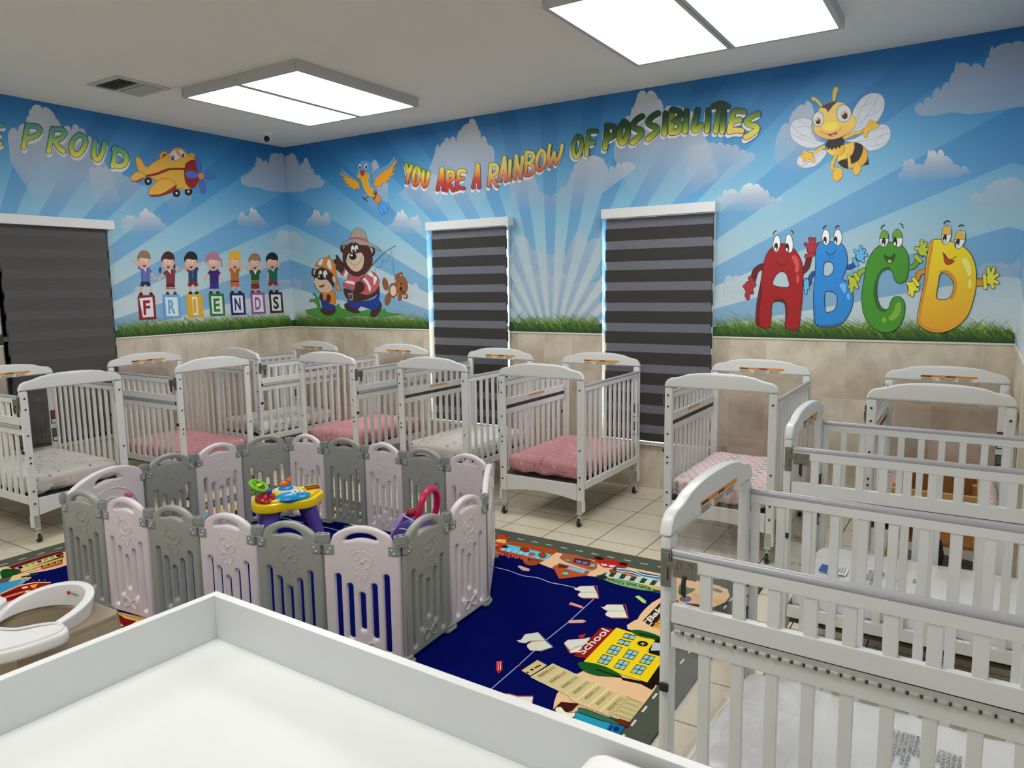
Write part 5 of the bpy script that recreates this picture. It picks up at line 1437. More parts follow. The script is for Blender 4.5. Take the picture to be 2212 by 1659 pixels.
# head
for ex, ey in ((615, 430), (1085, 480)): d.ell(ex, ey, 48, 70, BR, line=BK, lw=5)
d.ell(628, 428, 18, 40, CRM); d.ell(1070, 465, 24, 44, CRM)
d.poly([(610, 500), (640, 400), (760, 345), (900, 340), (1030, 400), (1080, 520), (1090, 630), (1060, 740), (980, 830), (860, 880), (740, 850), (650, 760), (610, 640)], BR, 4, line=BK, lw=5)
d.poly([(665, 600), (700, 510), (760, 520), (830, 510), (900, 490), (950, 560), (950, 660), (920, 750), (850, 805), (770, 790), (700, 720), (665, 660)], CRM, 4, line=BK, lw=4)
for x, y in ((768, 440), (828, 430)): d.ell(x, y, 30, 62, WH, line=BK, lw=4); d.ell(x + 8, y + 28, 15, 28, BK)
d.ell(770, 560, 60, 55, BK); d.ell(750, 540, 22, 16, WH)
d.stroke([(685, 590), (730, 660), (800, 695), (870, 670), (920, 570)], 6, BK, smooth=4); d.stroke([(765, 720), (795, 735), (820, 720)], 5, BK)
d.stroke([(725, 375), (745, 330), (768, 312)], 16, BK, smooth=3); d.stroke([(820, 312), (850, 335), (862, 375)], 16, BK, smooth=3)
# hat
d.poly([(560, 385), (640, 320), (710, 280), (770, 140), (840, 98), (920, 115), (980, 190), (1020, 320), (1130, 380), (1220, 440), (1210, 465), (1120, 420), (1000, 380), (880, 370), (800, 320), (720, 340), (640, 370)], KH, 3, line=BK, lw=6)
d.poly([(722, 262), (800, 245), (900, 252), (1010, 295), (1020, 325), (920, 290), (810, 270), (715, 285)], PK, 2, line=BK, lw=3)
# rod, hand, line, toy bear
d.stroke([(700, 1240), (1000, 800), (1180, 600), (1290, 490), (1400, 420), (1450, 390)], 22, S(110, 68, 45), smooth=4, taper=lambda t: 1 - 0.8 * t); d.ell(1450, 390, 11, 11, BK)
d.poly([(805, 1060), (830, 980), (900, 970), (960, 1020), (950, 1110), (870, 1150), (815, 1110)], BR, 3, line=BK, lw=5)
d.poly([(690, 1160), (770, 1150), (775, 1270), (720, 1280)], S(150, 150, 150), 0, holes=[[(712, 1185), (750, 1180), (755, 1245), (725, 1250)]], line=BK, lw=3)
d.stroke([(1398, 480), (1340, 600), (1290, 640), (1250, 620), (1240, 700), (1190, 745), (1150, 740), (1120, 880)], 4, BK, smooth=4); d.stroke([(1398, 430), (1415, 600), (1455, 990)], 4, BK)
d.ell(1398, 475, 11, 17, S(200, 205, 215), line=BK, lw=3)
TB = S(150, 88, 52)
for q, a in (((1300, 1010), .5), ((1340, 1250), .2)): d.ell(q[0], q[1], 46, 105, TB, a - .7 if a > .3 else a, line=BK, lw=4)
d.ell(1490, 900, 30, 62, TB, line=BK, lw=4); d.ell(1535, 1220, 36, 58, TB, line=BK, lw=4)
d.ell(1430, 1110, 75, 120, TB, line=BK, lw=4); d.ell(1430, 1115, 52, 88, S(236, 205, 180), line=BK, lw=3)
d.ell(1550, 850, 34, 36, TB, line=BK, lw=4); d.ell(1635, 1210, 34, 42, TB, line=BK, lw=4); d.ell(1550, 870, 13, 14, WH); d.ell(1625, 1205, 13, 16, WH)
d.ell(1565, 1030, 100, 155, TB, -.08, line=BK, lw=4); d.ell(1535, 1060, 40, 75, S(168, 104, 66)); d.ell(1552, 1085, 22, 36, BK); d.ell(1552, 1008, 13, 17, BK); d.ell(1588, 1142, 13, 17, BK)
# small bear
d.poly([(240, 1430), (300, 1400), (470, 1400), (490, 1460), (400, 1520), (300, 1500)], BR, 3, line=BK, lw=4)
d.poly([(270, 1130), (440, 1110), (495, 1190), (490, 1290), (470, 1350), (400, 1340), (290, 1290), (240, 1200)], S(222, 138, 45), 3, line=BK, lw=5)
d.poly([(255, 1270), (330, 1270), (400, 1330), (480, 1360), (470, 1420), (400, 1440), (290, 1400), (260, 1340)], BLU, 3, line=BK, lw=5)
d.ell(255, 1220, 32, 60, BR, line=BK, lw=4); d.ell(375, 1240, 36, 68, BR, line=BK, lw=4)
d.ell(135, 820, 38, 70, BR, line=BK, lw=4); d.ell(148, 815, 20, 46, CRM)
d.poly([(150, 900), (160, 800), (250, 740), (380, 770), (470, 860), (480, 960), (440, 1080), (350, 1150), (240, 1140), (160, 1060), (135, 970)], BR, 4, line=BK, lw=5)
d.poly([(135, 950), (180, 900), (260, 940), (340, 930), (400, 990), (445, 1080), (370, 1145), (260, 1145), (190, 1090), (150, 1020)], CRM, 4, line=BK, lw=4)
d.ell(240, 835, 30, 52, WH, .15, line=BK, lw=3); d.ell(322, 845, 36, 64, WH, .0, line=BK, lw=3); d.ell(262, 862, 12, 22, BK); d.ell(340, 875, 13, 24, BK)
d.ell(242, 895, 48, 46, BK); d.ell(222, 885, 16, 13, WH); d.poly([(215, 1040), (260, 1030), (310, 1010), (290, 1055), (250, 1062)], S(150, 40, 45), 2, line=BK, lw=3)
d.ell(465, 930, 28, 62, CRM, -.2, line=BK, lw=4)
d.poly([(160, 720), (190, 650), (260, 590), (370, 575), (440, 620), (490, 720), (510, 900), (575, 1090), (550, 1120), (480, 1060), (520, 1000), (470, 880), (380, 790), (270, 735)], S(226, 140, 50), 3, line=BK, lw=5)
d.poly([(200, 690), (230, 620), (290, 585), (280, 640), (262, 700)], WH, 2, line=BK, lw=3); d.poly([(345, 700), (370, 600), (410, 640), (430, 760), (400, 770)], WH, 2, line=BK, lw=3); d.ell(380, 560, 18, 26, S(200, 120, 70), line=BK, lw=3)
d.build('mural_bears', M['print'], wall_back)

# ---- left wall: word, aeroplane, children on letter blocks
d = Dec('left'); d.frame(2.989, 0, 0)
lettering(d, [('P', 138, 793, 272, 967), ('R', 300, 815, 437, 992), ('O', 445, 850, 566, 1014), ('U', 590, 895, 692, 1044), ('D', 708, 938, 830, 1087)], 30, 4, [(0, S(70, 150, 150)), (.4, S(120, 185, 110)), (.75, S(205, 210, 80)), (1, S(238, 228, 80))], (4, 26))
lettering(d, [('E', -85, 792, 30, 950)], 28, 4, [(0, S(70, 150, 150)), (1, S(205, 210, 80))], (4, 26))
d.build('mural_lettering', M['print'], wall_left)
d = Dec('left'); d.frame(2.989, 0, 0)
PY = S(232, 180, 62); PO = S(190, 110, 40); PR = S(150, 28, 34); PB = S(80, 115, 195)
for x, y in ((957, 1170), (1140, 1247), (1217, 1237)): d.ell(x, y, 25, 26, BK); d.ell(x, y, 7, 7, WH)
d.ell(1060, 1012, 30, 34, PY, line=PO, lw=4); d.ell(1064, 1014, 18, 22, PR); d.ell(1235, 1005, 26, 16, PY, line=PO, lw=3)
d.poly([(945, 1130), (900, 1110), (875, 1040), (882, 1015), (905, 1020), (945, 1080), (990, 1050), (1060, 1010), (1095, 985), (1130, 955), (1180, 960), (1215, 1000), (1255, 1020), (1290, 1080), (1295, 1140), (1270, 1200), (1210, 1222), (1130, 1210), (1080, 1180), (1000, 1160)], PY, 4, line=PO, lw=4)
d.poly([(940, 1130), (1010, 1115), (1090, 1085), (1190, 1085), (1192, 1098), (1100, 1098), (1020, 1130), (945, 1142)], PR, 2)
d.poly([(845, 1160), (850, 1135), (885, 1108), (930, 1120), (942, 1140), (910, 1165), (865, 1172)], PY, 3, line=PO, lw=4); d.poly([(848, 1163), (880, 1168), (935, 1142), (905, 1170), (865, 1175)], PR, 2)
d.poly([(1190, 1120), (1200, 1060), (1235, 1035), (1265, 1040), (1285, 1100), (1285, 1160), (1260, 1205), (1230, 1215), (1200, 1180)], PR, 3, line=S(110, 20, 24), lw=3)
for q in ([(1262, 1020), (1280, 1010), (1298, 1050), (1300, 1110), (1285, 1118), (1268, 1070)], [(1198, 1120), (1225, 1102), (1275, 1115), (1280, 1140), (1240, 1152), (1205, 1142)], [(1320, 1125), (1360, 1118), (1388, 1135), (1375, 1155), (1330, 1155)], [(1290, 1155), (1308, 1155), (1328, 1210), (1318, 1252), (1298, 1240), (1288, 1190)]): d.poly(q, PB, 3, line=S(60, 80, 150), lw=3)
d.ell(1299, 1136, 20, 20, S(226, 150, 60))
d.poly([(962, 1255), (975, 1210), (1030, 1160), (1090, 1155), (1135, 1185), (1130, 1225), (1060, 1255), (990, 1270)], PY, 3, line=PO, lw=4); d.poly([(965, 1258), (1040, 1252), (1120, 1205), (1138, 1190), (1130, 1230), (1060, 1262), (990, 1272)], PR, 3)
d.poly([(1096, 1040), (1098, 995), (1125, 965), (1150, 1000), (1165, 1025), (1130, 1035)], S(225, 228, 235), 2, line=PO, lw=3); d.poly([(1150, 965), (1180, 970), (1205, 1005), (1185, 1018), (1165, 1000)], S(225, 228, 235), 2, line=PO, lw=3)
d.ell(1114, 1020, 12, 17, S(110, 40, 30)); d.ell(1183, 1003, 9, 12, S(110, 40, 30)); d.ell(1111, 1015, 4, 5, WH)
d.build('mural_aeroplane', M['print'], wall_left)

d = Dec('left'); d.frame(5.821, 260, 520)
SK = S(226, 172, 150)
kids = [ # head x,y, hair colour, top colour, bottom colour, skirt, feet y, feet x pair, hand L, hand R, body x, body bottom, shoe
 (298, 265, S(150, 112, 78), S(98, 108, 185), S(28, 28, 32), 0, 670, (260, 388), (160, 255), (430, 465), 315, 515, BK),
 (600, 280, S(66, 22, 26), S(125, 45, 60), S(80, 25, 50), 1, 665, (595, 690), (490, 480), (715, 350), 630, 540, S(70, 20, 30)),
 (888, 280, S(18, 18, 22), S(26, 62, 105), S(135, 25, 32), 0, 660, (882, 963), (790, 365), (1000, 310), 912, 515, BK),
 (1170, 285, S(180, 122, 136), S(52, 24, 110), S(60, 32, 125), 1, 655, (1140, 1228), (1075, 465), (1275, 480), 1180, 540, S(30, 26, 90)),
 (1438, 280, S(226, 178, 45), S(190, 98, 42), S(215, 95, 40), 0, 650, (1410, 1505), (1340, 305), (1530, 315), 1440, 520, S(24, 26, 40)),
 (1690, 290, S(160, 118, 84), S(20, 84, 40), S(140, 22, 38), 1, 645, (1662, 1740), (1590, 345), (1793, 345), 1695, 540, S(120, 24, 34)),
 (1908, 280, S(18, 18, 22), S(24, 104, 80), S(140, 24, 42), 0, 640, (1898, 1968), (1853, 470), (1998, 290), 1920, 505, BK)]
blocks = [('F', 218, 685, 432, 995, S(140, 16, 26)), ('R', 530, 678, 745, 980, S(90, 170, 228)), ('I', 830, 672, 1028, 965, S(222, 172, 32)), ('E', 1110, 665, 1300, 950, S(28, 124, 40)), ('N', 1375, 658, 1560, 935, S(18, 22, 110)), ('D', 1632, 652, 1810, 925, S(150, 84, 160)), ('S', 1865, 648, 2033, 910, S(48, 18, 22))]
for (x, y, hc, tc_, bc_, skirt, fy, fx, hl_, hr_, bx, bb, sc_) in kids:
    k = 0.92 if x > 1300 else 1.0
    sh = bb - 130 * k
    for f in fx:
        d.stroke([(bx + (f - bx) * .75, bb + 40), (f, fy - 20)], 24 * k, SK); d.poly([(f - 22, fy + 16), (f - 18, fy - 18), (f + 12, fy - 20), (f + 22, fy + 14)], sc_, 2)
    for hx, hy in (hl_, hr_):
        sx = bx + (-1 if hx < bx else 1) * 52 * k
        d.stroke([(sx, sh - 20), (hx, hy)], 24 * k, SK); d.ell(hx, hy, 17 * k, 19 * k, SK, n=12)
        u_ = Vector((hx - sx, hy - sh + 20)).normalized()
        for a in (-.5, 0, .5): d.stroke([(hx, hy), (hx + 30 * k * (u_.x * math.cos(a) - u_.y * math.sin(a)), hy + 30 * k * (u_.x * math.sin(a) + u_.y * math.cos(a)))], 8 * k, SK)
        d.stroke([(bx + (sx - bx) * .6, sh - 22), (sx + (hx - sx) * .35, sh - 20 + (hy - sh + 20) * .35)], 46 * k, tc_ if x not in (888,) else S(135, 25, 32))
    if skirt: d.poly([(bx - 48 * k, bb - 20), (bx + 48 * k, bb - 20), (bx + 62 * k, bb + 62), (bx - 60 * k, bb + 66)], bc_)
    else: d.poly([(bx - 52 * k, bb - 12), (bx + 52 * k, bb - 12), (bx + 68 * k, bb + 52), (bx + 26 * k, bb + 62), (bx + 2, bb + 30), (bx - 26 * k, bb + 62), (bx - 66 * k, bb + 56)], bc_)
    d.poly([(bx - 58 * k, sh - 50), (bx + 58 * k, sh - 50), (bx + 56 * k, bb), (bx - 54 * k, bb)], tc_, 0)
    d.poly([(x - 22, sh - 56), (x + 32, sh - 56), (bx + 4, sh + 8)], WH if x not in (1170, 888) else tc_)
    if x == 888:
        for j in range(5): d.ell(bx - 5, sh - 20 + 24 * j, 4, 4, WH, n=8)
    if x == 1690:
        for j in range(2): d.stroke([(bx - 50 + 20 * i, bb - 38 + 24 * j + (10 if i % 2 else -8)) for i in range(6)], 6, S(226, 200, 70))
    if x == 600: d.stroke([(bx - 58, bb + 52), (bx + 60, bb + 48)], 10, S(236, 190, 80))
    if x == 1438: d.poly([(bx - 50, bb - 18), (bx + 50, bb - 18), (bx + 50, bb + 2), (bx - 50, bb + 2)], S(90, 40, 24)); d.poly([(bx + 4, sh - 40), (bx + 40, sh - 40), (bx + 38, bb - 20), (bx + 6, bb - 20)], S(150, 118, 50))
    if x == 298:
        for q in (-36, 30): d.stroke([(bx + q, sh - 48), (bx + q, bb)], 6, S(30, 32, 60))
    # head
    r1, r2 = 72 * k, 95 * k
    if x == 1170:
        d.stroke([(1120, 200), (1085, 190), (1078, 240), (1065, 285)], 26, hc, smooth=4, taper=lambda t: 1 - .5 * t); d.stroke([(1235, 235), (1270, 240), (1272, 290), (1285, 330)], 26, hc, smooth=4, taper=lambda t: 1 - .5 * t)
    if x == 600:
        d.ell(500, 370, 15, 40, hc); d.ell(678, 315, 14, 38, hc)
    d.ell(x - r1 * .95, y + 10, 14, 20, SK, n=12); d.ell(x + r1 * .95, y + 10, 14, 20, SK, n=12)
    d.ell(x, y, r1, r2, SK)
    d.poly([(x - r1 * 1.08, y - 10), (x - r1 * 1.18, y - r2 * .75), (x - r1 * .5, y - r2 * 1.45), (x + r1 * .4, y - r2 * 1.48), (x + r1 * 1.05, y - r2), (x + r1 * 1.12, y - r2 * .2), (x + r1 * .85, y - r2 * .45), (x + r1 * .3, y - r2 * .42), (x - r1 * .35, y - r2 * .55), (x - r1 * .85, y - r2 * .45)], hc, 3)
    if x == 1438: d.poly([(x - 72 + 12 * i, y - 120 - (28 if i % 2 else 0) - 20 * math.sin(PI * i / 12)) for i in range(13)] + [(x + 66, y - 60), (x - 66, y - 60)], hc)
    for e in (-24, 24): d.ell(x + e * k, y - 12, 17 * k, 26 * k, WH, line=S(200, 190, 150), lw=3, n=14); d.ell(x + e * k + 2, y - 8, 6 * k, 12 * k, S(40, 60, 50), n=10)
    d.poly([(x - 22 * k, y + 42), (x, y + 48), (x + 24 * k, y + 38), (x + 12, y + 64), (x - 6, y + 66)], S(50, 14, 18), 2)
for ch, x0, y0, x1, y1, c in blocks:
    sk = 22
    d.poly([(x0, y0 + 2), (x1, y0 - 2), (x1 + sk, y1 - 8), (x0 + sk, y1)], c)
    mx, my = (x0 + x1 + sk) / 2, (y0 + y1) / 2; ww, hh = (x1 - x0) * (.36 if ch != 'I' else .17), (y1 - y0) * .39
    t = .12 if ch == 'F' else .0
    d.poly([(mx - ww - 8 - 14 * (t > 0), my - hh + 30 * t), (mx + ww - 8 - 30 * t, my - hh - 90 * t), (mx + ww + 8 + 20 * t, my + hh - 60 * t), (mx - ww + 10 + 120 * t, my + hh + 40 * t)], S(228, 230, 230))
    d.text('1' if ch == 'I' else ch, (mx - ww * .55, my + hh * .72), (mx + ww * .6, my + hh * .68), (-10, -hh * 1.42), c, 0.03)
d.build('mural_friends_children', M['print'], wall_left)

# ---- clouds
d = Dec('back', start=0.0002, step=0.00001); 
def cloud(d, pts, a0, a1, bump=0.0, seed=1, c=S(226, 233, 238)):
    """outline in (x, y) of the current frame; opacity runs from a0 at the top to a1 at the bottom"""
    ys = [p[1] for p in pts]; y0, y1 = min(ys), max(ys)
    d.poly(pts, lambda w_, p: (*c, max(0.0, a0 + (a1 - a0) * (p[1] - y0) / (y1 - y0))))
def scallop(top, base, rnd, wv, amp):
    """lumpy top line followed by a softer base"""
    out = []
    for (x0, y0), (x1, y1) in zip(top, top[1:]):
        L = math.hypot(x1 - x0, y1 - y0); n = max(1, int(L / wv))
        for k in range(n):
            t = k / n; x = x0 + (x1 - x0) * t; y = y0 + (y1 - y0) * t; h = amp * (0.5 + rnd.random())
            stp = L / n
            ux, uy = (x1 - x0) / L, (y1 - y0) / L
            for q in range(8):
                a = PI * (q + .5) / 8; s_ = stp * (.5 - .5 * math.cos(a))
                out.append((x + ux * s_, y + uy * s_ - h * 1.5 * math.sin(a) ** .8))
    return out + base
rnd = random.Random(11)
C_right = [
 # frame scale 1.989 offset (1100,60): (top line, base line, alpha top, alpha bottom)
 ([(1740, 362), (1815, 320), (1890, 250), (1930, 165), (2040, 190), (2080, 100), (2160, 75), (2240, 90)], [(2300, 100), (2300, 330), (2180, 342), (2060, 362), (1980, 372), (1900, 362), (1830, 378), (1760, 378)], .62, .40, 42, 20),
 ([(450, 470), (520, 400), (545, 320), (590, 300), (640, 320), (665, 370), (740, 350), (800, 400)], [(860, 500), (900, 640), (700, 760), (560, 780), (450, 560)], .85, .0, 34, 18),
 ([(760, 520), (860, 500), (960, 520), (1060, 565)], [(960, 640), (900, 700), (820, 720), (760, 640)], .5, .0, 30, 12),
 ([(1142, 510), (1160, 460), (1200, 425), (1225, 365), (1270, 340), (1308, 365)], [(1340, 460), (1330, 560), (1260, 640), (1180, 640), (1140, 560)], .7, .0, 34, 16),
 ([(890, 770), (935, 715), (985, 725), (1020, 680), (1080, 690), (1120, 740), (1180, 765)], [(1120, 785), (1040, 790), (960, 800), (900, 800)], .95, .0, 30, 15),
 ([(1670, 650), (1710, 590), (1780, 600), (1810, 545), (1870, 560), (1910, 595), (1978, 628)], [(1900, 650), (1800, 660), (1700, 668)], .95, .0, 30, 15),
 ([(1975, 740), (2030, 730), (2060, 680), (2130, 655), (2200, 665)], [(2290, 700), (2290, 860), (2100, 850), (1990, 860)], .6, .05, 60, 14),
 ([(920, 1110), (960, 1090), (1000, 1100)], [(1040, 1180), (920, 1180)], .6, .1, 40, 16),
 ([(2010, 1040), (2080, 1020), (2150, 1030), (2212, 1000)], [(2290, 1050), (2290, 1160), (2060, 1160)], .4, .05, 50, 14),
]
def put(d, spec, fl=None):
    top, base, a0, a1, wv, amp = spec
    pts = scallop(top, base, rnd, wv, amp)
    if fl: pts = [fl(p) for p in pts]
    cloud(d, pts, a0, a1)
d.frame(1.989, 1100, 60)
clipx = lambda p: p
def lim_right(p):      # keep the print on the flat wall
    w_ = d.P(p)
    if w_.x > RX - 0.004:
        q = w_.copy(); q.x = RX - 0.004
        v = q - CAM; z = v.dot(CF); return ((1106 + FPX * v.dot(CR) / z - d.ox) * d.sc, (829.5 - FPX * v.dot(CU) / z - d.oy) * d.sc)
    return p
for s_ in C_right: put(d, s_, lim_right)
# mirrored about the middle of the sunburst and round the corner
def proj_frame(q, dd):
    v = q - CAM; z = v.dot(CF); return ((1106 + FPX * v.dot(CR) / z - dd.ox) * dd.sc, (829.5 - FPX * v.dot(CU) / z - dd.oy) * dd.sc)
def mirror_back(p):
    w_ = d.P(p); q = Vector((max(0.004, 6.36 - w_.x - 0.0), w_.y, w_.z)); return proj_frame(q, d)
for s_ in C_right: put(d, s_, mirror_back)
# middle clouds between the two windows
mid = [([(0, 640), (40, 600), (95, 620), (130, 710), (180, 740), (240, 700), (290, 590), (340, 560), (400, 570), (425, 640), (480, 600), (545, 610)], [(550, 720), (430, 800), (340, 760), (240, 800), (120, 810), (60, 760), (0, 800)], .7, .0, 34, 16),
       ([(8, 940), (70, 905), (95, 960), (150, 985), (210, 980), (245, 990), (268, 930), (300, 895), (340, 930), (392, 920)], [(392, 1060), (330, 1110), (250, 1080), (150, 1080), (60, 1120), (8, 1060)], .38, .22, 48, 12),
       ([(8, 1110), (60, 1100), (120, 1075), (190, 1070), (260, 1090), (330, 1120), (392, 1100)], [(392, 1240), (8, 1240)], .38, .3, 48, 10)]
for s_ in mid: put(d, s_, lambda p: (max(10, min(p[0], 388)) if p[1] > 700 else p[0], p[1]))
d.build('mural_clouds', M['printa'], wall_back)
dl = Dec('left', start=0.0002, step=0.00001); dl.frame(1.0, 0, 0)
dbk = Dec('back', start=0.0); dbk.frame(1.989, 1100, 60)
for top, base, a0, a1, wv, amp in C_right:
    pts = scallop(top, base, rnd, wv, amp); q = []
    for p in pts:
        w_ = dbk.P(p); s_ = 6.36 - w_.x      # distance from the corner, mirrored
        s_ = max(0.004, s_)
        q.append(proj_frame(Vector((0.0, -s_, w_.z)), dl))
    if max(p[1] for p in q) > 640 and min(p[0] for p in q) < 235: continue
    cloud(dl, q, a0, a1)
dl.build('mural_clouds', M['printa'], wall_left)

# ---- grass strip
def grass(plane, spans, name, parent, n_per):
    d = Dec((lambda a, b, off: Vector((a, -off, b))) if plane == 'back' else (lambda a, b, off: Vector((off, -a, b))) if plane == 'left' else (lambda a, b, off: Vector((RX - off, -a, b))), start=0.0004, step=0)
    rnd = random.Random(4)
    for u0, u1, dr in spans:
        gr0, gr1 = S(14, 44, 18), S(40, 88, 26)
        nn = int((u1 - u0) / 0.02); top = []
        for i in range(nn + 1): top.append((u0 + (u1 - u0) * i / nn, HT + 0.060 + 0.03 * rnd.random()))
        o_ = d.off
        d.poly([(u0, HT + 0.001), (u1, HT + 0.001)] + top[::-1], lambda w_, p: (gr0 if p[1] < HT + 0.02 else gr1))
        for i in range(int((u1 - u0) * n_per)):
            x = u0 + (u1 - u0) * rnd.random()
            lvl = rnd.random(); zb = HT + 0.002 + 0.06 * lvl * lvl
            h = (0.045 + 0.085 * rnd.random() ** 1.5) * (1.35 if rnd.random() < .1 else 1)
            lean = dr * h * (0.5 + 1.3 * rnd.random()) * (1 if rnd.random() < .85 else -.6)
            wd = 0.004 + 0.006 * rnd.random()
            k = min(1, (zb + h - HT) / 0.15) * (0.25 + 0.95 * rnd.random())
            c1 = (lin(20 + 120 * k), lin(60 + 115 * k), lin(18 + 38 * k)); c0 = (lin(14 + 30 * k), lin(42 + 50 * k), lin(16 + 10 * k))
            tx = x + lean
            if min(x, tx) < u0 or max(x, tx) > u1: continue
            d.off = 0.0005 + 0.0004 * rnd.random()
            pts = [(x, zb), (x + lean * .35, zb + h * .5), (tx, zb + h)]
            base = len(d.v)
            for (a, b, w2, c) in ((x, zb, wd, c0), (x + lean * .35, zb + h * .5, wd * .8, c1), (tx, zb + h, 0.0003, c1)):
                d.v += [tuple(d.P((a - w2 / 2, b))), tuple(d.P((a + w2 / 2, b)))]; d.c += [(*c, 1), (*c, 1)]
            d.f += [[base, base + 1, base + 3, base + 2], [base + 2, base + 3, base + 5, base + 4]]
    return d.build(name, M['print'], parent)
grass('back', [(0.0, W1[0], -1), (W1[1], W2[0], -1), (W2[1], RX - .005, -1)], 'mural_grass', wall_back, 900)
grass('left', [(0.0, -W3[1], 1), (-W3[0], 3.3, 1)], 'mural_grass', wall_left, 900)
# ================================================================== rug pictures
d = Dec('floor', start=0.0125, step=0.000008)
def RW(f):      # polygon in rug metres
    return f
dr = Dec(lambda a, b, off: Vector((a, b, off)), start=0.0123, step=0.000008)
x0, x1, y0, y1 = RUG; x0 += .004; x1 -= .004; y0 += .004; y1 -= .004
ROAD = S(82, 88, 76); SAND = S(236, 196, 150); LINE = S(214, 216, 205)
rw = 0.185
# sand verge with wavy inner edge, then road frame
nn = 60
def ring(o_, i_):
    return [(x0 + o_, y0 + o_), (x1 - o_, y0 + o_), (x1 - o_, y1 - o_), (x0 + o_, y1 - o_)], [(x0 + i_, y0 + i_), (x1 - i_, y0 + i_), (x1 - i_, y1 - i_), (x0 + i_, y1 - i_)]
wave = []
rr = random.Random(9)
Li = 0.40
per = [((x0 + Li, y0 + Li), (x1 - Li, y0 + Li)), ((x1 - Li, y0 + Li), (x1 - Li, y1 - Li)), ((x1 - Li, y1 - Li), (x0 + Li, y1 - Li)), ((x0 + Li, y1 - Li), (x0 + Li, y0 + Li))]
for (a, b) in per:
    L = math.hypot(b[0] - a[0], b[1] - a[1]); n = int(L / 0.16)
    nx, ny = (b[1] - a[1]) / L, -(b[0] - a[0]) / L
    for k in range(n):
        t = k / n; w_ = 0.05 * math.sin(k * 1.3) + 0.03 * rr.random()
        wave.append((a[0] + (b[0] - a[0]) * t + nx * w_, a[1] + (b[1] - a[1]) * t + ny * w_))
o_, i_ = ring(0, rw)
dr.poly(ring(0.1, rw)[0], S(1, 8, 84))
dr.poly(o_, SAND, holes=[cat_closed(wave, 3)])
dr.poly(o_, ROAD, holes=[i_])
# dashed centre line
def dashes(a, b, st=0.105, ln=0.045, w_=0.009):
    L = math.hypot(b[0] - a[0], b[1] - a[1]); ux, uy = (b[0] - a[0]) / L, (b[1] - a[1]) / L; t = 0
    while t < L - ln:
        dr.stroke([(a[0] + ux * t, a[1] + uy * t), (a[0] + ux * (t + ln), a[1] + uy * (t + ln))], w_, LINE); t += st
m_ = rw / 2
for a, b in (((x0 + m_, y1 - m_), (x1 - m_, y1 - m_)), ((x1 - m_, y1 - m_), (x1 - m_, y0 + m_)), ((x0 + m_, y0 + m_), (x0 + m_, y1 - m_)), ((x0 + m_, y0 + m_), (x1 - m_, y0 + m_))): dashes(a, b)
# inner road bend near the feeding chair
bend = [(1.45, -3.50), (1.62, -3.62), (1.80, -3.74), (2.05, -3.82), (2.5, -3.86), (3.2, -3.86)]
dr.stroke(bend, .27, SAND, smooth=5); dr.stroke([(p[0], p[1] - .05) for p in bend], .18, ROAD, smooth=5)
q = cat_open([(p[0], p[1] - .05) for p in bend], 5)
for i in range(0, len(q) - 1, 2): dr.stroke([q[i], q[i + 1]], .009, LINE)
base = dr.off + 0.0003
d.off = base
# --- traced pictures, right side: frame from the 3.077x view at (1000,1120)
d.frame(3.077, 1000, 1120)
LT = S(222, 226, 214); RD = S(190, 40, 40); BKR = S(28, 18, 16)
d.stroke([(215, 325), (300, 345), (400, 380), (500, 395), (580, 425), (660, 440), (740, 458)], 4, S(190, 200, 225), smooth=4)
d.stroke([(870, 535), (700, 690), (550, 810), (370, 975), (180, 1140)], 6, S(150, 170, 215))
def book(pts1, pts2, edge):
    d.poly(edge, S(170, 60, 60), 0); d.poly(pts1, LT, 3); d.poly(pts2, S(228, 228, 214), 3)
PG = S(230, 228, 212); ED = S(176, 70, 66); TN = S(198, 150, 120)
def obook(p1, p2, edge, fold, ec=ED):
    d.stroke(edge, 9, ec); d.poly(p1, LT); d.poly(p2, PG); d.stroke(fold, 3, TN); d.stroke(p1 + p1[:1], 2, TN); d.stroke(p2 + p2[:1], 2, TN)
obook([(738, 458), (755, 462), (778, 450), (868, 448), (888, 488), (790, 490), (770, 480), (745, 474)], [(765, 502), (780, 492), (888, 490), (900, 528), (790, 527), (766, 514)], [(868, 449), (890, 449), (902, 530), (795, 529)], [(775, 491), (888, 489)])
obook([(916, 586), (935, 590), (958, 572), (1060, 573), (1078, 614), (965, 614), (942, 606)], [(946, 634), (962, 617), (1078, 616), (1094, 659), (980, 658), (952, 646)], [(1060, 574), (1080, 574), (1100, 662), (985, 661)], [(955, 615), (1078, 615)])
fa = lambda q: [((1074 + x / 2.3 - 1000) * 3.077, (1352 + y / 2.3 - 1120) * 3.077) for x, y in q]
obook(fa([(97, 72), (118, 70), (138, 42), (202, 32), (238, 72), (165, 74), (140, 86), (112, 82)]), fa([(148, 94), (170, 79), (238, 74), (275, 105), (212, 124), (165, 122), (150, 107)]), fa([(202, 33), (278, 106), (214, 126)]), fa([(165, 77), (238, 73)]), S(60, 120, 112))
obook(fa([(332, 86), (350, 70), (400, 66), (440, 62), (462, 56), (450, 92), (400, 100), (360, 120)]), fa([(360, 122), (400, 102), (450, 92), (440, 118), (410, 128), (365, 134)]), fa([(335, 88), (362, 134), (410, 130)]), fa([(362, 118), (448, 92)]))
d.poly(fa([(402, 48), (440, 38), (432, 56), (412, 62)]), RD)
obook(fa([(10, 342), (60, 340), (100, 352), (90, 380), (30, 372)]), fa([(100, 352), (178, 352), (170, 396), (88, 382)]), fa([(10, 340), (60, 338), (100, 350), (178, 350), (172, 396)]), fa([(100, 352), (88, 382)]))
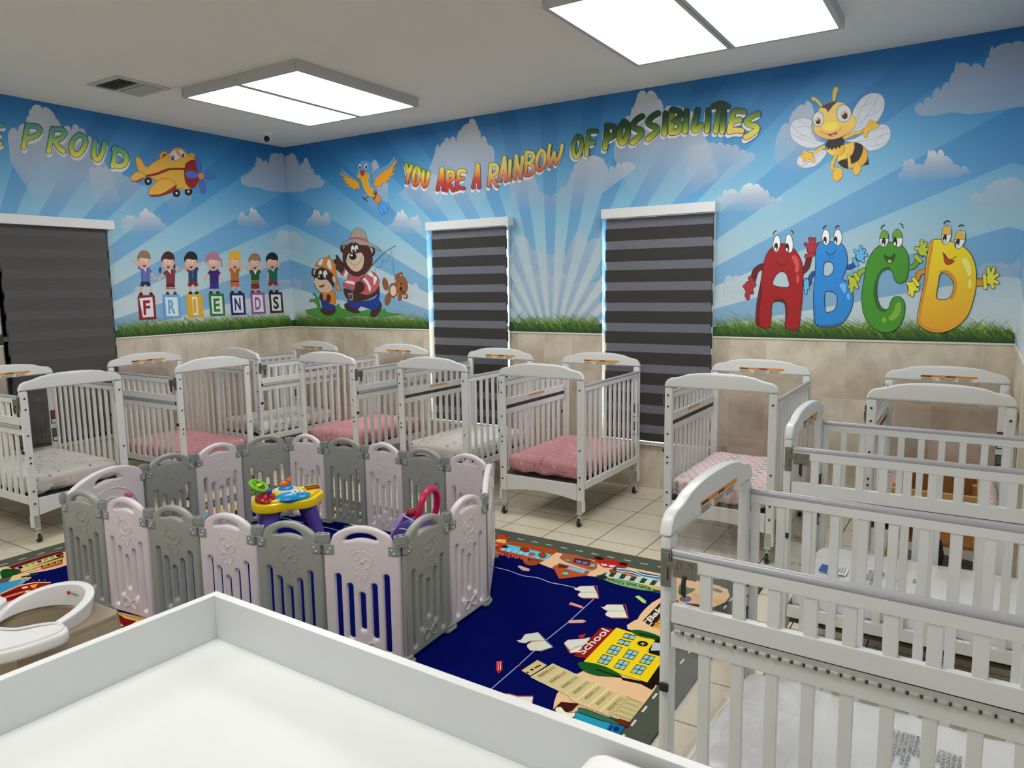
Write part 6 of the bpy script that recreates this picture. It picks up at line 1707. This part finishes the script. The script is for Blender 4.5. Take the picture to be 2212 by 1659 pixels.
for pc, c in (([(703, 572), (715, 555), (785, 578), (808, 594), (790, 597)], S(220, 120, 120)), ([(697, 684), (708, 675), (800, 672), (822, 682), (800, 694), (705, 696)], S(220, 140, 130)), ([(362, 318), (375, 312), (445, 335), (440, 350), (395, 345)], S(220, 170, 150)), ([(1143, 518), (1170, 512), (1215, 545), (1218, 565), (1195, 560)], S(170, 215, 90)), ([(222, 950), (262, 945), (262, 1005), (238, 1030), (220, 1008)], RD)): d.poly(pc, c)
for a, b in (((718, 563), (790, 590)), ((708, 681), (800, 678)), ((708, 690), (800, 687)), ((232, 952), (236, 1008)), ((248, 950), (250, 1006)), ((380, 320), (435, 341)), ((1155, 518), (1205, 553))): d.stroke([a, b], 4, LT)
d.ell(374, 976, 8, 7, S(190, 30, 40))
# butcher
d.poly([(228, 178), (330, 150), (640, 212), (520, 290), (228, 215)], S(176, 72, 28)); d.poly([(245, 208), (300, 172), (590, 240), (545, 278)], S(90, 200, 225))
for i in range(7):
    x = 268 + 40 * i; d.poly([(x, 192 + 9 * i), (x + 18, 196 + 9 * i), (x - 5, 212 + 9 * i), (x - 23, 208 + 9 * i)], S(190, 200, 220))
d.ell(410, 208, 32, 12, S(150, 60, 30), .2, line=BKR, lw=3); d.ell(528, 245, 26, 18, S(160, 70, 40), .1, line=BKR, lw=3); d.ell(458, 238, 20, 10, S(190, 100, 70), .1, line=BKR, lw=3); d.ell(280, 188, 22, 8, BKR)
d.poly([(400, 285), (470, 275), (512, 285), (490, 310), (430, 312)], S(160, 75, 30), 2, line=BKR, lw=3)
d.text('Butcher', (428, 262), (215, 218), (2, 26), S(214, 96, 62), 0.03)
# little red vehicle at the pen, car
d.poly([(228, 108), (300, 110), (315, 125), (300, 140), (228, 135)], S(205, 60, 30), 0); d.ell(292, 116, 14, 6, BKR); d.ell(292, 116, 5, 2, LT)
d.poly([(228, 135), (290, 142), (280, 156), (228, 152)], S(240, 205, 90))
d.poly([(860, 262), (920, 262), (1060, 290), (1100, 312), (1075, 330), (1000, 328), (930, 322), (900, 295)], S(190, 36, 24), 2); d.ell(905, 264, 32, 10, BKR, .15); d.ell(1065, 302, 30, 10, BKR, .15)
d.poly([(915, 298), (955, 303), (960, 316), (925, 314)], S(190, 220, 235)); d.poly([(972, 308), (1020, 312), (1000, 324), (970, 322)], S(190, 220, 235))
# house
d.poly([(640, 262), (665, 230), (760, 245), (895, 290), (890, 330), (860, 345), (690, 290)], S(180, 92, 62)); d.poly([(745, 262), (855, 280), (835, 315), (730, 292)], S(96, 34, 32)); d.poly([(755, 276), (790, 282), (782, 298), (748, 290)], S(110, 120, 180)); d.poly([(800, 284), (835, 292), (822, 306), (792, 300)], S(110, 120, 180))
d.poly([(685, 268), (712, 270), (710, 286), (682, 282)], S(130, 190, 160), line=BKR, lw=3); d.poly([(850, 300), (885, 303), (872, 325), (840, 320)], S(130, 190, 160), line=BKR, lw=3)
d.poly([(636, 290), (850, 345), (830, 368), (620, 320)], S(190, 176, 180)); d.poly([(597, 322), (640, 300), (840, 352), (820, 380), (640, 402)], S(182, 88, 46), line=S(120, 50, 20), lw=3)
d.poly([(640, 305), (700, 312), (690, 330), (632, 326)], S(100, 40, 34)); d.poly([(705, 318), (820, 345), (800, 365), (690, 335)], S(140, 180, 215)); d.poly([(665, 352), (705, 355), (695, 378), (655, 372)], S(130, 190, 160), line=BKR, lw=4)
# fish and chips
d.poly([(900, 380), (985, 345), (1010, 320), (1330, 385), (1330, 492), (1300, 498), (930, 410)], S(20, 80, 110))
for k, c in enumerate((S(232, 240, 240), S(40, 140, 170), S(232, 240, 240))): d.stroke([(1020, 330 + 8 * k), (1130, 345 + 8 * k), (1200, 372 + 8 * k), (1330, 392 + 8 * k)], 5, c, smooth=4)
d.poly([(965, 345), (1320, 415), (1325, 460), (940, 390)], S(206, 210, 200))
for i in range(5):
    x = 990 + 68 * i; y = 352 + 14 * i; d.poly([(x, y), (x + 34, y + 8), (x + 8, y + 38), (x - 24, y + 32)], S(18, 80, 52))
d.poly([(940, 385), (1325, 462), (1320, 480), (945, 400)], S(232, 182, 50)); d.poly([(1040, 350), (1160, 378), (1130, 390), (1050, 365)], S(200, 60, 40)); d.stroke([(1045, 356), (1150, 382)], 3, LT)
d.ell(998, 352, 24, 12, S(190, 60, 30), .2, line=BKR, lw=3); d.poly([(890, 378), (950, 380), (960, 400), (900, 405)], S(40, 44, 48), 2)
d.ell(1105, 440, 170, 20, S(128, 176, 116), .22, line=S(30, 60, 50), lw=3)
d.text('Fish and Chips', (1242, 459), (962, 398), (3, 19), S(20, 60, 44), 0.02)
# bakery
d.poly([(1180, 695), (1330, 540), (1440, 545), (1440, 700), (1320, 740)], S(60, 24, 20)); d.poly([(1262, 720), (1330, 640), (1345, 720), (1320, 745)], S(230, 160, 50))
for k in range(3): d.ell(1285 + 18 * k, 700 - 12 * k, 11, 9, S(236, 178, 70), line=BKR, lw=3)
d.text('Bakery', (1248, 690), (1405, 520), (-30, -22), LT, 0.03)
d.poly([(1196, 690), (1220, 672), (1226, 676), (1203, 694)], LT); d.poly([(1225, 716), (1255, 690), (1262, 694), (1232, 720)], LT)
# sand under school, school
d.poly([(1095, 735), (1120, 690), (1180, 668), (1240, 715), (1330, 745), (1330, 800)], SAND, 2)
d.poly([(1240, 800), (1330, 790), (1325, 1110), (1225, 1085)], BKR); d.poly([(1265, 820), (1330, 830), (1330, 880), (1245, 880)], S(190, 196, 205), line=BKR, lw=4)
d.poly([(735, 915), (920, 722), (1015, 740), (820, 930)], S(150, 24, 24)); d.text('School', (800, 905), (975, 748), (-48, -20), LT, 0.015)
d.poly([(803, 950), (1020, 725), (1278, 808), (1220, 890), (1340, 925), (1225, 1090)], S(246, 214, 28))
GW = S(150, 200, 205)
def win(cx, cy, w_, h, n=2):
    a = [(cx - w_ - h * .25, cy - 4), (cx - w_ * .1 + h * .3, cy - h - 4 * 0), (cx + w_ + h * .25, cy + 4 - h * .35), (cx + w_ * .1 - h * .3, cy + h)]
    ux, uy = w_, w_ * .25; vx, vy = -h * .62, h * .78
    P = lambda s, t: (cx + ux * s + vx * t, cy + uy * s + vy * t)
    d.poly([P(-1, -1), P(1, -1), P(1, 1), P(-1, 1)], GW, line=BKR, lw=6)
    d.stroke([P(0, -1), P(0, 1)], 5, BKR)
    if n == 2: d.stroke([P(-1, 0), P(1, 0)], 5, BKR)
win(1105, 785, 38, 16, 1); win(1070, 825, 38, 16, 1)
for cx, cy in ((1005, 875), (1115, 905), (1225, 938), (945, 938), (1055, 972), (1168, 1005)): win(cx, cy, 33, 33)
d.ell(1195, 832, 36, 18, BKR, .1); d.stroke([(1180, 832), (1212, 834)], 4, LT); d.stroke([(1195, 820), (1196, 846)], 4, LT)
d.poly([(1118, 745), (1180, 742), (1280, 770), (1325, 800), (1250, 800), (1160, 780)], S(26, 90, 40), 3); d.stroke([(1170, 765), (1325, 800)], 8, BKR)
d.poly([(762, 962), (830, 955), (950, 985), (1055, 1045), (1000, 1060), (880, 1040), (800, 1010)], S(26, 90, 40), 3)
d.poly([(905, 1048), (1080, 1062), (1290, 1110), (1270, 1145), (1210, 1225), (1110, 1350), (1060, 1345), (760, 1230), (700, 1190), (870, 1085)], SAND, 0)
d.poly([(1055, 1055), (1280, 1100), (1275, 1120), (1255, 1140), (1180, 1100), (1060, 1075)], BKR, 0); d.stroke([(880, 1000), (1060, 1060)], 8, BKR)
# leaning tower
TW = S(214, 196, 140); TD = S(120, 104, 60)
d.poly([(388, 1010), (495, 940), (560, 975), (450, 1045)], TW, line=TD, lw=3)
for k in range(3): d.ell(455 + 28 * k, 1005 - 14 * k, 8, 6, BKR); d.ell(430 + 33 * k, 1024 - 20 * k, 8, 6, BKR)
P0, P1, Q0, Q1 = (450, 1055), (598, 965), (962, 1305), (1090, 1185)
for k in range(7):
    t0, t1 = k / 6.6, (k + .92) / 6.6; lp = lambda a, b, t: (a[0] + (b[0] - a[0]) * t, a[1] + (b[1] - a[1]) * t)
    d.poly([lp(P0, Q0, t0), lp(P1, Q1, t0), lp(P1, Q1, t1), lp(P0, Q0, t1)], TW, line=S(236, 228, 190), lw=4)
    for j in range(9):
        a = lp(lp(P0, Q0, t0 + .03), lp(P1, Q1, t0 + .03), .22 + j * .08); b = lp(lp(P0, Q0, t0 + .075), lp(P1, Q1, t0 + .075), .22 + j * .08); d.stroke([a, b], 7, TD if j < 5 else S(160, 142, 92))
d.poly([(962, 1305), (1090, 1185), (1208, 1222), (1110, 1345)], S(206, 190, 136))
for k in range(5): d.ell(985 + 28 * k, 1298 - 26 * k, 13, 11, TW, line=BKR, lw=2); d.stroke([(1000 + 28 * k, 1300 - 26 * k), (1120 + 16 * k, 1340 - 28 * k)], 3, TD)
# blue shop at the table edge
d.poly(fa([(268, 425), (318, 378), (404, 386), (372, 418), (330, 430), (300, 440)]), S(70, 24, 22), line=BKR, lw=3)
d.poly(fa([(405, 405), (440, 412), (560, 458), (640, 498), (625, 512), (500, 470), (395, 430)]), S(52, 110, 84), line=BKR, lw=4)
d.poly(fa([(388, 425), (500, 465), (634, 500), (605, 548), (520, 528), (380, 470)]), S(36, 156, 186), line=BKR, lw=5)
d.poly(fa([(560, 486), (634, 502), (606, 548), (535, 530)]), S(20, 104, 164))
for q in ((560, 512, 7), (568, 500, 6), (556, 524, 6), (592, 512, 14)): d.ell(*fa([(q[0], q[1])])[0], q[2] * 1.34, q[2] * 1.1, S(10, 40, 90))
d.poly(fa([(292, 405), (318, 402), (336, 424), (362, 430), (386, 430), (384, 450), (350, 462), (330, 446), (302, 438), (288, 420)]), S(238, 234, 208), 2, line=BKR, lw=4)
d.poly(fa([(582, 468), (610, 462), (664, 480), (648, 502), (618, 494)]), S(110, 40, 26), 0, line=BKR, lw=3)
# behind the nearest crib: trees and pond
d.poly([(1440, 420), (1500, 400), (1760, 470), (1740, 560), (1600, 600), (1440, 600)], SAND, 2); d.poly([(1440, 440), (1500, 460), (1545, 470), (1500, 500), (1440, 510)], S(86, 112, 78), 3); d.ell(1480, 535, 40, 22, S(86, 100, 130)); d.poly([(1480, 560), (1640, 580), (1640, 640), (1470, 620)], S(92, 54, 34)); d.ell(1690, 478, 40, 12, S(120, 130, 140), .3)
# --- left side pictures, frame 4.367x at (0,1100)
d.frame(4.367, 0, 1100)
d.poly([(0, 560), (60, 540), (90, 560), (130, 540), (0, 660)], S(236, 196, 150), 2)
d.poly([(80, 545), (330, 470), (560, 400), (595, 410), (600, 455), (300, 560), (200, 600)], S(110, 24, 24)); d.stroke([(110, 530), (330, 460), (545, 398)], 6, S(206, 100, 100))
d.poly([(130, 555), (560, 420), (590, 440), (210, 575)], S(200, 200, 185))
for k, c in ((0, BKR), (1, S(150, 175, 20)), (2, S(150, 175, 20)), (3, S(140, 30, 40)), (4, S(150, 175, 20)), (5, S(150, 175, 20)), (6, BKR)):
    x = 165 + 60 * k; y = 545 - 18.5 * k; d.poly([(x, y), (x + 40, y - 12), (x + 55, y + 8), (x + 15, y + 20)], c)
d.poly([(190, 580), (590, 455), (595, 468), (205, 595)], S(240, 190, 60))
for k in range(7): d.poly([(385 + 30 * k, 535 - 9 * k), (405 + 30 * k, 530 - 9 * k), (408 + 30 * k, 542 - 9 * k), (390 + 30 * k, 547 - 9 * k)], S(70, 140, 160) if k % 2 else S(40, 36, 40))
d.poly([(380, 555), (450, 535), (595, 490), (590, 512), (470, 545), (400, 565)], S(214, 100, 40)); d.stroke([(235, 600), (300, 580), (370, 562)], 7, S(210, 214, 215))
d.poly([(0, 590), (60, 560), (150, 575), (190, 600), (130, 620), (60, 640), (20, 650)], S(16, 78, 30), 2); d.stroke([(200, 640), (280, 625), (360, 612)], 12, S(16, 78, 30))
d.poly([(0, 700), (250, 650), (290, 650), (190, 720), (120, 770), (0, 790)], S(60, 150, 190), 0)
for k in range(5): d.stroke([(180 + 12 * k, 700 - 6 * k), (255, 662)], 4, LT)
d.poly([(235, 655), (285, 635), (300, 648), (260, 668)], S(222, 150, 120))
for k in range(6): d.poly([(150 + 52 * k + (0 if k else 80), 668 + 0 * k), (165 + 52 * k + (0 if k else 80), 664), (172 + 52 * k + (0 if k else 80), 670), (157 + 52 * k + (0 if k else 80), 674)], (RD, LT, S(60, 150, 190))[k % 3])
d.poly([(0, 800), (180, 720), (330, 690), (480, 690), (420, 760), (200, 900), (120, 900), (0, 850)], S(150, 24, 20), 0, line=SAND, lw=10)
for k in range(4): d.stroke([(20 + 12 * k, 815 + 22 * k), (210 + 10 * k, 752 + 26 * k)], 10, S(226, 170, 120) if k % 2 else S(70, 10, 14))
d.ell(235, 738, 32, 10, S(236, 196, 150), -.2); d.ell(260, 775, 32, 10, S(236, 196, 150), -.2); d.poly([(280, 720), (360, 700), (330, 745), (300, 740)], S(240, 160, 40))
# right of the feeding chair: keyboard shop
d.poly([(900, 905), (1100, 965), (1420, 1030), (1200, 1120), (1100, 1150), (1030, 990)], SAND); d.poly([(1040, 1000), (1100, 990), (1300, 1045), (1200, 1115), (1110, 1150)], S(130, 18, 18))
d.poly([(1100, 975), (1360, 1040), (1340, 1065), (1180, 1030)], S(226, 188, 96))
for k in range(11): x = 1110 + 20 * k; y = 975 + 5.6 * k; d.poly([(x, y), (x + 9, y + 2), (x + 20, y + 16), (x + 11, y + 14)], BKR)
d.poly([(1060, 1040), (1140, 1080), (1165, 1100), (1110, 1110)], S(226, 226, 210)); d.poly([(1085, 1070), (1130, 1090), (1110, 1105)], BKR)
for k in range(3): d.poly([(905 + 40 * k, 918 + 14 * k), (930 + 40 * k, 922 + 14 * k), (935 + 40 * k, 935 + 14 * k), (910 + 40 * k, 932 + 14 * k)], S(20, 120, 170))
# pictures seen through and beyond the pen: simple blocks along the far verge
for k in range(9):
    X = 1.75 + 0.24 * k; c = [S(200, 60, 40), S(60, 150, 190), S(236, 190, 60), S(90, 150, 60)][k % 4]
    dr.off = base; dr.poly([(X, -1.70), (X + .17, -1.70), (X + .17, -1.86), (X, -1.86)], c)
    dr.off = base + .0002; dr.poly([(X + .03, -1.74), (X + .08, -1.74), (X + .08, -1.80), (X + .03, -1.80)], S(230, 220, 200)); dr.off = base + .0002; dr.poly([(X + .10, -1.74), (X + .15, -1.74), (X + .15, -1.80), (X + .10, -1.80)], S(40, 40, 60))
for k in range(7):
    Y = -2.0 - 0.24 * k; c = [S(236, 190, 60), S(60, 150, 190), S(150, 30, 30), S(90, 150, 60)][k % 4]
    if Y < -3.0: continue
    dr.off = base; dr.poly([(1.50, Y), (1.68, Y), (1.68, Y - .17), (1.50, Y - .17)], c); dr.off = base + .0002; dr.poly([(1.53, Y - .03), (1.60, Y - .03), (1.60, Y - .09), (1.53, Y - .09)], S(230, 220, 200))
# line and green patch inside the pen
d.frame(5.027, 520, 1000)
d.stroke([(410, 590), (520, 610), (600, 632), (860, 688), (980, 712), (1095, 745)], 5, S(190, 200, 225), smooth=4); d.ell(1170, 695, 55, 18, S(50, 130, 110)); d.poly([(1215, 692), (1245, 700), (1215, 706)], S(200, 160, 120))
RG = Dec('floor', start=base)
dr.build('woven_border', M['rugprint'], rug); d.build('woven_pictures', M['rugprint'], rug)
